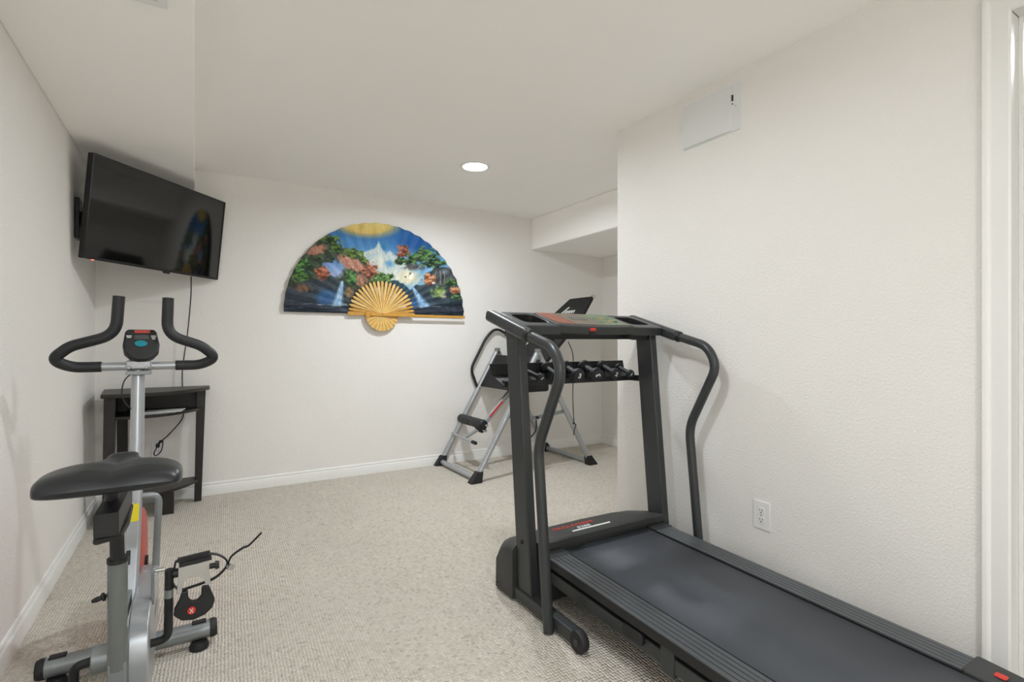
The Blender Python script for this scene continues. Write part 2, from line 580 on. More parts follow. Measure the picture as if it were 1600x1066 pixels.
outlet('white duplex outlet on the textured wall above the treadmill deck', (XR, 1.328, 0.348), (0, 1, 0), (-1, 0, 0))
outlet('white duplex outlet on the far wall behind the corner table', (-0.215, YB, 0.365), (1, 0, 0), (0, -1, 0))

# ================================================================== PAINTED WALL FAN
FC = Vector((1.318, YB, 1.312))
FR, FI = 0.752, 0.268


def vnoise(x, y, seed=0):
    xi, yi = np.floor(x).astype(int), np.floor(y).astype(int)
    fx, fy = x - xi, y - yi
    fx, fy = fx * fx * (3 - 2 * fx), fy * fy * (3 - 2 * fy)

    def h(a, b):
        v = np.sin(a * 127.1 + b * 311.7 + seed * 74.7) * 43758.5453
        return v - np.floor(v)
    return (h(xi, yi) * (1 - fx) + h(xi + 1, yi) * fx) * (1 - fy) + (h(xi, yi + 1) * (1 - fx) + h(xi + 1, yi + 1) * fx) * fy


def fbm(x, y, seed=0):
    return vnoise(x, y, seed) * 0.5 + vnoise(x * 2.1, y * 2.1, seed + 3) * 0.3 + vnoise(x * 4.3, y * 4.3, seed + 9) * 0.2


def paint(x, y):
    """Landscape print: artboard coordinates in, linear rgb out."""
    n1, n2, n3 = fbm(x / 60, y / 60, 1), fbm(x / 22, y / 22, 2), fbm(x / 9, y / 14, 5)
    c = np.zeros((len(x), 3))

    def lay(col, m):
        nonlocal c
        m = np.clip(m, 0, 1)[:, None]
        col = np.array(col, float) if not isinstance(col, np.ndarray) else col
        c = c * (1 - m) + col * m

    def mixc(a, b, t):
        t = np.clip(t, 0, 1)[:, None]
        return np.array(a, float) * (1 - t) + np.array(b, float) * t

    def ell(cx, cy, rx, ry, soft=0.25, rough=0.0, rot=0.0):
        ca, sa = math.cos(math.radians(rot)), math.sin(math.radians(rot))
        dx, dy = x - cx, y - cy
        d = np.sqrt(((dx * ca + dy * sa) / rx) ** 2 + ((-dx * sa + dy * ca) / ry) ** 2)
        return (1 + rough * (n2 - 0.5) * 2.4 - d) / soft

    def poly(pts, soft=8.0, rough=0.0):
        """Area below the polyline pts (y grows downwards)."""
        px, py = zip(*pts)
        yy = np.interp(x, px, py, left=2000, right=2000)
        return (y - yy + rough * (n2 - 0.5) * 2) / soft

    lay(mixc((32, 92, 158), (118, 170, 206), (y - 120) / 330), np.ones_like(x))
    lay((22, 84, 150), ell(1120, 230, 240, 110, 0.6) * 0.9)
    lay((70, 130, 185), ell(560, 260, 160, 40, 0.7) * 0.7)
    lay(mixc((220, 198, 122), (204, 170, 90), (y - 100) / 120 + (n1 - .5)), ell(700, 85, 320, 145, 0.35))
    # mist and snow peaks
    lay((206, 214, 206), ell(820, 430, 190, 150, 0.8) * 0.85)
    pk = poly([(600, 400), (660, 335), (740, 300), (785, 285), (810, 232), (835, 285), (870, 330), (900, 296), (925, 330), (980, 350), (1060, 420)], 10, 8)
    lay(mixc((226, 222, 200), (150, 178, 196), n3 * 1.4 - 0.1), pk * np.clip((560 - y) / 160, 0, 1))
    lay((52, 118, 160), ell(850, 275, 26, 42, 0.5, 0, -30) * 0.9)
    lay((228, 224, 202), ell(830, 400, 90, 90, 0.9) * 0.7)
    lay((70, 138, 190), ell(900, 410, 60, 50, 0.7, 0.3) * 0.7)
    lay((214, 218, 206), ell(960, 500, 150, 110, 0.8) * 0.8)
    lay((226, 214, 176), ell(1060, 510, 120, 90, 0.7) * 0.85)
    # left hills and the natural arch
    lay(mixc((40, 46, 40), (74, 92, 62), n2), poly([(40, 700), (120, 480), (220, 350), (350, 215), (430, 215), (520, 300), (620, 310), (700, 380), (760, 470), (800, 560), (860, 700)], 8, 18))
    lay(mixc((188, 142, 122), (150, 100, 82), n3 * 1.5 - .2), ell(325, 330, 115, 42, 0.35, 0.35, -22))
    lay(mixc((206, 158, 140), (158, 104, 84), n3 * 1.6 - .3), ell(600, 420, 150, 58, 0.35, 0.3, 24))
    lay(mixc((84, 130, 192), (150, 170, 206), (y - 380) / 120), ell(445, 460, 105, 82, 0.3, 0.18, 18))
    lay(mixc((196, 150, 126), (120, 84, 66), n3 * 1.5 - .2), ell(670, 540, 75, 62, 0.4, 0.4))

    def tree(cx, cy, rx, ry, dark, light, seed):
        f = fbm(x / 26 + seed, y / 12, seed)
        m = ell(cx, cy, rx, ry, 0.25, 0.55)
        hl = np.clip((cy + ry * 0.3 - y) / ry, -0.5, 1) * 0.35
        lay(mixc(dark, light, (f - 0.42) * 4 + hl), m)

    G0, G1 = (26, 46, 30), (104, 150, 72)
    R0, R1 = (84, 44, 38), (196, 128, 98)
    tree(400, 250, 115, 45, G0, (112, 142, 58), 3)
    tree(470, 310, 70, 40, G0, (100, 132, 56), 8)
    tree(610, 340, 90, 42, (40, 60, 30), (118, 146, 64), 11)
    tree(690, 385, 40, 30, (40, 60, 30), (110, 132, 60), 12)
    tree(320, 395, 150, 26, (30, 38, 34), (70, 90, 60), 13)
    # rocks, pools and falls on the left
    lay(mixc((34, 44, 54), (62, 74, 84), n2), poly([(60, 640), (200, 560), (330, 540), (420, 500), (520, 560), (600, 600), (700, 660), (760, 700)], 8, 12))
    tree(215, 470, 95, 85, G0, (96, 152, 74), 21)
    tree(190, 540, 70, 40, G0, (86, 128, 60), 22)
    lay(mixc((150, 112, 84), (84, 66, 54), n3 * 1.5 - .2), ell(210, 610, 85, 40, 0.5, 0.5) * 0.85)
    tree(362, 500, 62, 58, R0, (190, 114, 80), 23)
    lay(mixc((60, 110, 160), (44, 76, 116), n2), ell(400, 680, 110, 80, 0.5, 0.2))
    fall = np.clip(1 - np.abs(x - (520 - (y - 560) * 0.22)) / (16 + (y - 560) * 0.22), 0, 1) * (y > 552) * (y < 745)
    lay(mixc((196, 216, 232), (96, 146, 190), n3 * 1.4 - 0.2), fall * 1.6)
    tree(585, 535, 52, 70, G0, (92, 148, 74), 24)
    lay(mixc((178, 140, 96), (92, 78, 52), n3 * 1.6 - .3), ell(580, 635, 48, 48, 0.5, 0.4) * 0.9)
    # centre rocks
    lay(mixc((28, 44, 56), (48, 84, 104), n2), poly([(760, 640), (800, 570), (870, 530), (960, 530), (1040, 580), (1100, 660), (1150, 800)], 8, 12))
    tree(740, 470, 78, 66, R0, R1, 31)
    tree(860, 515, 82, 40, G0, (110, 156, 78), 32)
    tree(800, 545, 50, 24, G0, (96, 140, 70), 33)
    # right side: cliffs, trees, fall
    lay(mixc((44, 50, 54), (112, 104, 98), n3), ell(1100, 420, 110, 36, 0.5, 0.4) * 0.85)
    lay(mixc((40, 48, 54), (92, 98, 100), n2), poly([(1180, 470), (1260, 420), (1330, 400), (1430, 440), (1520, 560)], 10, 14) * 0.95)
    tree(1010, 305, 62, 58, R0, (186, 118, 88), 41)
    tree(985, 385, 55, 36, G0, (92, 128, 62), 42)
    tree(1190, 330, 130, 70, (22, 40, 34), (96, 142, 74), 43)
    tree(1240, 385, 110, 44, (22, 40, 34), (88, 134, 70), 44)
    tree(1090, 360, 60, 40, G0, (92, 134, 70), 45)
    lay((150, 172, 190), ell(1345, 455, 40, 30, 0.9) * 0.5)
    lay(mixc((30, 44, 54), (60, 78, 90), n2), poly([(1060, 620), (1100, 570), (1170, 560), (1260, 560), (1360, 560), (1500, 600)], 8, 10))
    for bx, a in ((1275, -1), (1325, 1), (1300, 0.4)):      # pale trunks
        w = np.abs(x - (bx + 14 * a * np.sin((y - 440) / 46))) < 3
        lay((170, 160, 146), w * (y > 445) * (y < 560) * 0.75)
    tree(1215, 520, 62, 48, (120, 72, 48), (218, 158, 112), 46)
    tree(1390, 540, 60, 30, G0, (96, 138, 72), 47)
    lay(mixc((172, 190, 104), (86, 116, 66), n3 * 1.6 - .3), ell(1290, 620, 70, 55, 0.5, 0.5))
    lay(mixc((226, 218, 196), (150, 140, 120), n3), ell(1330, 650, 30, 40, 0.8, 0.5) * 0.8)
    tree(1420, 610, 55, 34, (120, 74, 52), (206, 150, 108), 48)
    tree(1430, 660, 60, 26, G0, (112, 156, 92), 49)
    fall = np.clip(1 - np.abs(x - (1085 + (y - 590) * 0.62)) / (14 + (y - 590) * 0.34), 0, 1) * (y > 585) * (y < 760)
    lay(mixc((206, 222, 236), (70, 128, 184), n3 * 1.5 - 0.2), fall * 1.5)
    lay((44, 92, 150), ell(1090, 720, 46, 60, 0.6) * 0.75)
    # two white cranes
    lay((240, 240, 236), ell(1072, 492, 14, 26, 0.3, 0, 35))
    lay((240, 240, 236), ell(1052, 512, 30, 7, 0.3, 0, 12))
    lay((26, 28, 34), ell(1062, 478, 6, 13, 0.3, 0, 25))
    lay((26, 28, 34), ell(1025, 506, 10, 5, 0.3, 0, 30))
    lay((240, 240, 236), ell(1248, 548, 14, 9, 0.3))
    # dark water along the foot
    st = fbm(x / 90, y / 5, 7)
    lay(mixc((28, 36, 48), (86, 100, 116), (st - 0.5) * 3.2), poly([(0, 690), (280, 705), (420, 735), (760, 735), (1100, 755), (1300, 720), (1600, 700)], 12, 10))
    lay((178, 196, 212), np.clip((st - 0.62) * 5, 0, 1) * np.clip(1 - np.abs(y - 728) / 22, 0, 1) * ((x > 320) * (x < 560) | (x > 1100) * (x < 1330)))
    c = c * (0.90 + 0.2 * fbm(x / 5, y / 60, 77))[:, None]
    c = np.clip(c / 255.0, 0, 1)
    return np.where(c <= 0.04045, c / 12.92, ((c + 0.055) / 1.055) ** 2.4)


def leaf_material():
    m = bpy.data.materials.new('painted_fan_leaf')
    m.use_nodes = True
    b = m.node_tree.nodes['Principled BSDF']
    at = m.node_tree.nodes.new('ShaderNodeVertexColor')
    at.layer_name = 'print'
    m.node_tree.links.new(at.outputs['Color'], b.inputs['Base Color'])
    b.inputs['Roughness'].default_value = 0.6
    b.inputs['Specular IOR Level'].default_value = 0.3
    return m


fan = thing('wall_fan', 'huge painted folding fan with waterfall landscape hung on the far wall', 'fan', (FC.x, YB, FC.z))
NPL, NA, NRR = 24, 24 * 18, 96
ang = np.linspace(PI * 1.0, 0.0, NA + 1)
rad = np.linspace(FI - 0.03, FR, NRR)
A_, R_ = np.meshgrid(ang, rad)
A_, R_ = A_.ravel(), R_.ravel()
ph = (PI - A_) / PI * NPL
tri = np.abs((ph % 1.0) * 2 - 1)                       # 1 at fold edges, 0 mid-pleat
R2 = R_ * (1 - 0.006 * tri * (R_ / FR) ** 6)
fx, fz = R2 * np.cos(A_), R2 * np.sin(A_)
fy = -0.022 + 0.011 * (1 - tri) * (R_ / FR) * -1
vs = np.stack([fx, fy, fz], 1)
fs = [(j * (NA + 1) + i, (j + 1) * (NA + 1) + i, (j + 1) * (NA + 1) + i + 1, j * (NA + 1) + i + 1) for j in range(NRR - 1) for i in range(NA)]
me = bpy.data.meshes.new('painted_leaf')
me.from_pydata([tuple(v) for v in vs], [], fs)
X_, Y_ = fx / FR, fz / FR
rgb = paint(835 + 715 * X_ - 60 * X_ * X_, 803 + 22 * X_ - 708 * Y_)
ca = me.color_attributes.new('print', 'FLOAT_COLOR', 'POINT')
ca.data.foreach_set('color', np.concatenate([rgb, np.ones((len(rgb), 1))], 1).astype(np.float32).ravel())
me.materials.append(leaf_material())
me.polygons.foreach_set('use_smooth', [True] * len(me.polygons))
me.set_sharp_from_angle(angle=math.radians(20))
leaf = bpy.data.objects.new('painted_leaf', me)
COL.objects.link(leaf)
leaf.parent = fan
leaf['label'] = 'pleated leaf painted with falls, trees and snow peaks'
so = leaf.modifiers.new('solid', 'SOLIDIFY')
so.thickness = 0.0012
# bamboo sticks fanning out from the pivot; their tails make the round foot
for i in range(NPL + 1):
    a = PI - PI * i / NPL
    d = Vector((math.cos(a), 0, math.sin(a)))
    s = Vector((-math.sin(a), 0, math.cos(a)))
    y0 = -0.030 - 0.0006 * i - (0.0022 if i % 2 else 0.0)
    mb = MB()
    sec = [(-0.140, 0.0078), (-0.132, 0.0082), (-0.03, 0.005), (0.0, 0.005), (0.10, 0.0058), (FI - 0.012, 0.0112), (FI + 0.004, 0.006), (FI + 0.007, 0.0015)]
    if i == 0 or i == NPL:
        sec = [(-0.140, 0.012), (0.0, 0.009), (FI, 0.016), (FI + 0.01, 0.013)]
    pl = [(r, w) for r, w in sec] + [(r, -w) for r, w in reversed(sec)]
    mb.prism(pl, FC + Vector((0, y0, 0)), d, s, (0, -1, 0), 0.004)
    mb.build('stick', ('bamboo2' if i % 2 else 'bamboo3') if 2 <= i <= NPL - 3 else 'bamboo', fan)
mb = MB()
mb.prism([(-0.10, -0.012), (0.30, -0.015), (0.750, -0.016), (0.750, 0.006), (0.30, 0.007), (-0.10, 0.010)], FC + Vector((0, -0.049, -0.004)), (1, 0, 0), (0, 0, 1), (0, -1, 0), 0.009)
mb.build('guard_stick', 'bamboo', fan, 0.002)
mb = MB()
mb.prism([(-0.745, -0.004), (0.0, -0.010), (0.0, 0.010), (-0.745, 0.008)], FC + Vector((0, -0.008, 0.012)), (1, 0, 0), (0, 0, 1), (0, -1, 0), 0.006)
mb.build('guard_stick', 'bamboo', fan, 0.002)
MB().lathe([(0.007, 0), (0.007, 0.003), (0.004, 0.006)], FC + Vector((0.0, -0.058, 0)), (0, -1, 0), 14).build('rivet', 'bamboo', fan)
MB().cyl(FC + Vector((0, 0, 0.1)), FC + Vector((0, -0.03, 0.1)), 0.004, 10).build('wall_hook', 'chrome', fan)

# ================================================================== TELEVISION ON ITS ARM
TW, TH = 0.985, 0.551
TC = Vector((-0.1565, 3.825, 1.796))
yaw, tilt = -0.70, 0.111
n0 = Vector((math.cos(yaw), math.sin(yaw), 0))
rt = Vector((-math.sin(yaw), math.cos(yaw), 0))
nn = (n0 * math.cos(tilt) - Vector((0, 0, 1)) * math.sin(tilt)).normalized()
uu = (Vector((0, 0, 1)) * math.cos(tilt) + n0 * math.sin(tilt)).normalized()
roll = -0.001
rr = rt * math.cos(roll) + uu * math.sin(roll)
uu = uu * math.cos(roll) - rt * math.sin(roll)
TM = Matrix(((rr.x, uu.x, nn.x, TC.x), (rr.y, uu.y, nn.y, TC.y), (rr.z, uu.z, nn.z, TC.z), (0, 0, 0, 1)))
tv = thing('television', 'black flat television tilted down in the left corner', 'television', TM @ Vector((0, -TH / 2, 0)))
ex = ((1, 0, 0), (0, 1, 0), (0, 0, 1))
MB(TM).prism(rrect(TW, TH, 0.006, 3), (0, 0, -0.034), *ex[:2], ex[2], 0.030).build('bezel', 'tvblack', tv, 0.003)
MB(TM).ring(rrect(TW, TH, 0.006, 3), rrect(TW - 0.018, TH - 0.022, 0.002, 3, 0, 0.003), (0, 0, -0.004), *ex[:2], ex[2], 0.004).build('front_frame', 'tvblack', tv)
MB(TM).prism(rrect(TW - 0.019, TH - 0.023, 0.002, 3, 0, 0.003), (0, 0, -0.0035), *ex[:2], ex[2], 0.001).build('screen', 'screen', tv, smooth=0, label='glossy dark screen')
MB(TM).hexa([(-0.33, -0.24, -0.034), (0.33, -0.24, -0.034), (0.33, 0.10, -0.034), (-0.33, 0.10, -0.034), (-0.28, -0.22, -0.075), (0.28, -0.22, -0.075), (0.28, 0.04, -0.075), (-0.28, 0.04, -0.075)]).build('back_shell', 'tvblack', tv, 0.006)
MB(TM).prism([(-0.024, 0), (0.03, 0), (0.03, -0.012), (-0.014, -0.012)], (0.045, -TH / 2, -0.012), *ex[:2], ex[2], 0.008).build('sensor_bump', 'tvblack', tv, 0.001)
MB(TM).prism(rrect(0.012, 0.004, 0.001, 2), (-TW / 2 + 0.055, -TH / 2 - 0.002, -0.008), *ex[:2], ex[2], 0.006).build('standby_light', 'led', tv, label='small glowing red standby light')
mt = thing('television_wall_mount', 'black hinged wall arm behind the television', 'wall mount', (XL, 3.56, 1.66))
MB().box(XL, XL + 0.022, 3.57, 3.67, 1.64, 1.86).build('wall_plate', 'tvblack', mt, 0.004)
e0 = Vector((XL + 0.03, 3.62, 1.75))
e1 = Vector((-0.46, 3.78, 1.75))
e2 = TM @ Vector((-0.05, 0.0, -0.095))
MB().bar(e0, e1, 0.022, 0.05).build('arm', 'tvblack', mt, 0.004)
MB().bar(e1, e2, 0.022, 0.05).build('arm', 'tvblack', mt, 0.004)
for p in (e0, e1, e2):
    MB().cyl(p - Vector((0, 0, 0.04)), p + Vector((0, 0, 0.04)), 0.015, 14).build('hinge_pin', 'tvblack', mt)
MB(TM).prism(rrect(0.22, 0.22, 0.01, 2, -0.05, 0), (0, 0, -0.090), *ex[:2], ex[2], 0.013).build('screen_plate', 'tvblack', mt, 0.002)

# cords
p0 = TM @ Vector((0.268, -TH / 2 - 0.006, -0.02))
cord = MB().tube(catmull([p0, (-0.025, 4.17, 1.40), (-0.043, 4.20, 1.165), (-0.066, 4.215, 0.975), (-0.076, 4.218, 0.86), (-0.072, 4.220, 0.66), (-0.075, 4.215, 0.56), (-0.150, 4.20, 0.46), (-0.195, 4.195, 0.415), (-0.232, 4.19, 0.35), (-0.226, 4.19, 0.325), (-0.196, 4.19, 0.35), (-0.186, 4.195, 0.405), (-0.20, 4.21, 0.42), (-0.214, 4.225, 0.39)], 8), 0.0035, 8).build('power_cord', 'cord')
tag(cord, 'thin black power cord hanging from the television behind the corner table', 'cord')
tie = MB().lathe([(0.004, 0), (0.009, 0.002), (0.009, 0.012), (0.004, 0.014)], (-0.187, 4.196, 0.421), (-0.5, 0, -0.8), 10).build('cable_tie', 'cord', cord)
plug = MB().prism(rrect(0.022, 0.024, 0.004, 3), (-0.215, YB - 0.008, 0.3845), (1, 0, 0), (0, 0, 1), (0, -1, 0), 0.026).build('plug', 'cord', cord)

# ================================================================== CORNER TABLE
ct = thing('corner_table', 'dark brown corner table with bowed shelves under the television', 'table', (-0.25, 4.05, 0))


def bow(x0, y0, xc, yc, x1, y1, yb, xb, n=14):
    pts = []
    for k in range(n + 1):
        t = k / n
        pts.append((x0 * (1 - t) ** 2 + xc * 2 * t * (1 - t) + x1 * t * t, y0 * (1 - t) ** 2 + yc * 2 * t * (1 - t) + y1 * t * t))
    return pts + [(x1, yb), (xb, yb)]


TP = bow(-0.465, 3.775, -0.11, 3.70, 0.085, 4.10, 4.200, -0.50)
MB().prism(TP, (0, 0, 0.757), (1, 0, 0), (0, 1, 0), (0, 0, 1), 0.023).build('table_top', 'espresso', ct, 0.004)
SH = bow(-0.435, 3.83, -0.12, 3.76, 0.03, 4.09, 4.190, -0.48)
MB().prism(SH, (0, 0, 0.622), (1, 0, 0), (0, 1, 0), (0, 0, 1), 0.018).build('shelf', 'espresso', ct, 0.003)
MB().prism(bow(-0.42, 3.85, -0.13, 3.79, 0.015, 4.09, 4.190, -0.48), (0, 0, 0.138), (1, 0, 0), (0, 1, 0), (0, 0, 1), 0.018).build('lower_shelf', 'espresso', ct, 0.003)
MB().box(-0.48, 0.03, 4.173, 4.190, 0.640, 0.757).build('back_panel', 'espresso', ct, 0.002)
MB().box(-0.452, -0.438, 3.875, 4.173, 0.640, 0.757).build('side_panel', 'espresso', ct, 0.002)
MB().hexa([(-0.462, 3.80, 0), (-0.412, 3.80, 0), (-0.412, 3.87, 0), (-0.462, 3.87, 0), (-0.455, 3.815, 0.757), (-0.400, 3.815, 0.757), (-0.400, 3.875, 0.757), (-0.455, 3.875, 0.757)]).build('leg', 'espresso', ct, 0.003)
MB().hexa([(-0.006, 4.115, 0), (0.036, 4.115, 0), (0.036, 4.165, 0), (-0.006, 4.165, 0), (0.008, 4.115, 0.757), (0.062, 4.115, 0.757), (0.062, 4.165, 0.757), (0.008, 4.165, 0.757)]).build('leg', 'espresso', ct, 0.003)
MB().box(-0.425, -0.37, 4.12, 4.155, 0, 0.757).build('leg', 'espresso', ct, 0.003)
MB().box(-0.20, -0.115, 3.905, 3.955, 0, 0.138).build('foot', 'espresso', ct, 0.003)
for i, (lab, x0, y0, z, rz, m_) in enumerate((('grey folded papers on the upper shelf of the corner table', -0.215, 3.93, 0.6405, 12, 'paper'), ('white sheet lying on top of the papers on the corner table shelf', -0.165, 3.94, 0.6475, -9, 'white'))):
    mx = Matrix.Translation((x0, y0, z)) @ Matrix.Rotation(math.radians(rz), 4, 'Z')
    o = MB(mx).prism(rrect(0.20, 0.14, 0.002, 1), (0, 0, 0), (1, 0, 0), (0, 1, 0), (0, 0, 1), 0.0065 if i == 0 else 0.004).build('paper_sheets', m_)
    tag(o, lab, 'papers')

# ================================================================== EXERCISE BIKE
BX = -0.175
bk = thing('exercise_bike', 'silver upright exercise bike with black saddle and looped handlebar', 'exercise bike', (BX, 1.85, 0))
st = MB().tube([(-0.405, 2.172, 0.052), (0.045, 2.172, 0.052)], 0.030, 20).build('front_stabilizer', 'silver2', bk)
for xa, xb in ((-0.405, -0.428), (0.045, 0.068)):
    MB().lathe([(0.0315, 0), (0.0325, abs(xb - xa) * 0.5), (0.028, abs(xb - xa))], (xa, 2.172, 0.052), (xb - xa, 0, 0), 20).build('end_cap', 'rubber', st)
for xx in (-0.375, 0.012):
    MB().lathe([(0.03, 0), (0.031, 0.012), (0.024, 0.026)], (xx, 2.150, 0.0), (0, 0, 1), 18).build('levelling_foot', 'rubber', st)
    MB().box(xx - 0.022, xx + 0.022, 2.16, 2.185, 0.080, 0.086).build('foot_clip', 'rubber', st, 0.002)
MB().tube([(-0.40, 1.30, 0.052), (0.05, 1.30, 0.052)], 0.030, 20).build('rear_stabilizer', 'silver2', bk)
MB().bar((BX, 1.30, 0.10), (BX, 2.17, 0.095), 0.05, 0.05).build('base_beam', 'silver2', bk, 0.006)
# seat tube, bottom bracket, main column
MB().tube([(BX, 1.715, 0.512), (BX - 0.003, 1.735, 0.215)], [0.0225, 0.0215], 20).build('seat_tube', 'grey', bk)
MB().tube([(BX, 1.7147, 0.517), (BX, 1.7155, 0.506)], 0.0236, 20).build('tube_collar', 'rubber', bk)
MB().tube([(BX, 1.695, 0.60), (BX, 1.716, 0.46)], 0.0158, 18).build('seat_post', 'rubber', bk)
MB().bar((BX - 0.003, 1.742, 0.235), (BX - 0.003, 1.752, 0.10), 0.042, 0.05, (0, 1, 0)).build('tube_foot', 'silver2', bk, 0.006)
MB().lathe([(0.026, 0), (0.036, 0.003), (0.036, 0.09), (0.026, 0.093)], (-0.245, 1.83, 0.205), (1, 0, 0), 24).build('bottom_bracket', 'silver2', bk)
cA, cB = Vector((BX, 2.225, 0.66)), Vector((BX, 1.98, 0.20))
MB().bar(cA, cB, 0.040, 0.050, (0, 1, 0.4)).build('main_column', 'silver', bk, 0.008)
MB().bar((BX, 1.72, 0.31), (BX, 1.99, 0.30), 0.016, 0.04).build('frame_brace', 'silver2', bk, 0.003)
yl = MB()
dcol = (cB - cA).normalized()
ncol = Vector((0, -1, 0)) - dcol * Vector((0, -1, 0)).dot(dcol)
ncol.normalize()
pc = cA.lerp(cB, 0.33) + ncol * 0.0255
MB().prism(rrect(0.030, 0.058, 0.003, 2), pc, (1, 0, 0), -dcol, ncol, 0.0008).build('warning_label', 'yellow', bk, label='yellow warning sticker')
for q, xx in ((0.06, 0.0), (0.13, 0.004)):
    pb = cA.lerp(cB, q) + ncol * 0.0255 + Vector((xx, 0, 0))
    MB().lathe([(0.009, 0), (0.009, 0.003), (0.005, 0.007)], pb, ncol, 12).build('bolt', 'chrome', bk)
MB().lathe([(0.008, 0), (0.008, 0.006), (0.004, 0.010)], cA.lerp(cB, 0.03) + Vector((0.02, 0, 0)), (1, 0, 0), 12).build('bolt', 'chrome', bk)
MB().prism(rrect(0.012, 0.045, 0.003, 2), cA.lerp(cB, 0.60) + ncol * 0.0255 + Vector((-0.008, 0, 0)), (1, 0, 0), -dcol, ncol, 0.0008).build('maker_label', 'tdark', bk)
MB().tube([(BX, 2.300, 1.00), (BX, 2.222, 0.60)], 0.0205, 22).build('handlebar_post', 'silver', bk)
# flywheel with fork
fw = MB().lathe([(0.02, 0), (0.195, 0.005), (0.205, 0.010), (0.205, 0.022), (0.195, 0.028), (0.02, 0.032)], (BX - 0.020, 2.42, 0.245), (1, 0, 0), 48).build('flywheel', 'red', bk, label='red flywheel shroud')
MB().lathe([(0.025, 0), (0.025, 0.050)], (BX - 0.029, 2.42, 0.245), (1, 0, 0), 20).build('hub', 'tdark', fw)
MB().tube(fillet([(BX + 0.005, 2.19, 0.555), (-0.108, 2.20, 0.552), (-0.118, 2.20, 0.30)], 0.07), 0.0112, 14).build('fork_tube', 'silver2', bk)
MB().tube(fillet([(BX - 0.005, 2.19, 0.555), (-0.245, 2.24, 0.555), (-0.252, 2.42, 0.245)], 0.07), 0.0112, 14).build('fork_tube', 'silver2', bk)
# chain guard: banana-shaped case on the right side
GP = [(1.775, 0.10), (1.755, 0.14), (1.752, 0.20), (1.762, 0.25), (1.79, 0.29), (1.835, 0.312), (1.90, 0.318), (2.215, 0.308), (2.235, 0.27), (2.235, 0.14), (2.0, 0.085), (1.85, 0.075)]
gd = MB().prism(GP, (-0.160, 0, 0), (0, 1, 0), (0, 0, 1), (1, 0, 0), 0.050).build('chain_guard', 'silver', bk, 0.006)
for yy in (2.15, 2.17):
    MB().lathe([(0.004, 0), (0.003, 0.002)], (-0.145 + (yy - 2.15), yy, 0.3105), (0, 0, 1), 8).build('screw', 'chrome', gd)
MB().prism(rrect(0.10, 0.03, 0.004, 2, 2.05, 0.22), (-0.110, 0, 0), (0, 1, 0), (0, 0, 1), (1, 0, 0), 0.0008).build('maker_label', 'grey', gd)
# adjusting knob on the seat tube
kn = MB().lathe([(0.005, 0), (0.005, 0.006), (0.011, 0.008), (0.011, 0.013), (0.006, 0.016), (0.007, 0.026), (0.004, 0.036)], (-0.195, 1.722, 0.420), (-1, 0, -0.25), 14).build('adjusting_knob', 'rubber', bk)
# cranks and pedals
MB().tube(fillet([(-0.118, 1.83, 0.212), (-0.068, 1.83, 0.214), (-0.064, 1.805, 0.425)], 0.045), 0.0115, 14).build('crank', 'rubber', bk)
MB().tube(fillet([(-0.243, 1.83, 0.205), (-0.282, 1.83, 0.200), (-0.288, 1.85, 0.06)], 0.045), 0.0115, 14).build('crank', 'rubber', bk)
MB().tube([(-0.0654, 1.8135, 0.343), (-0.0651, 1.8105, 0.368)], 0.0121, 14).build('crank_band', 'silver2', bk)
MB().lathe([(0.012, 0), (0.012, 0.005), (0.006, 0.007), (0.006, 0.03)], (-0.110, 1.90, 0.395 - 0.0), (1, 0, 0), 12).build('tension_bolt', 'chrome', bk)
MB().box(-0.113, -0.105, 1.885, 1.915, 0.30, 0.402).build('tension_bracket', 'silver2', bk, 0.002)


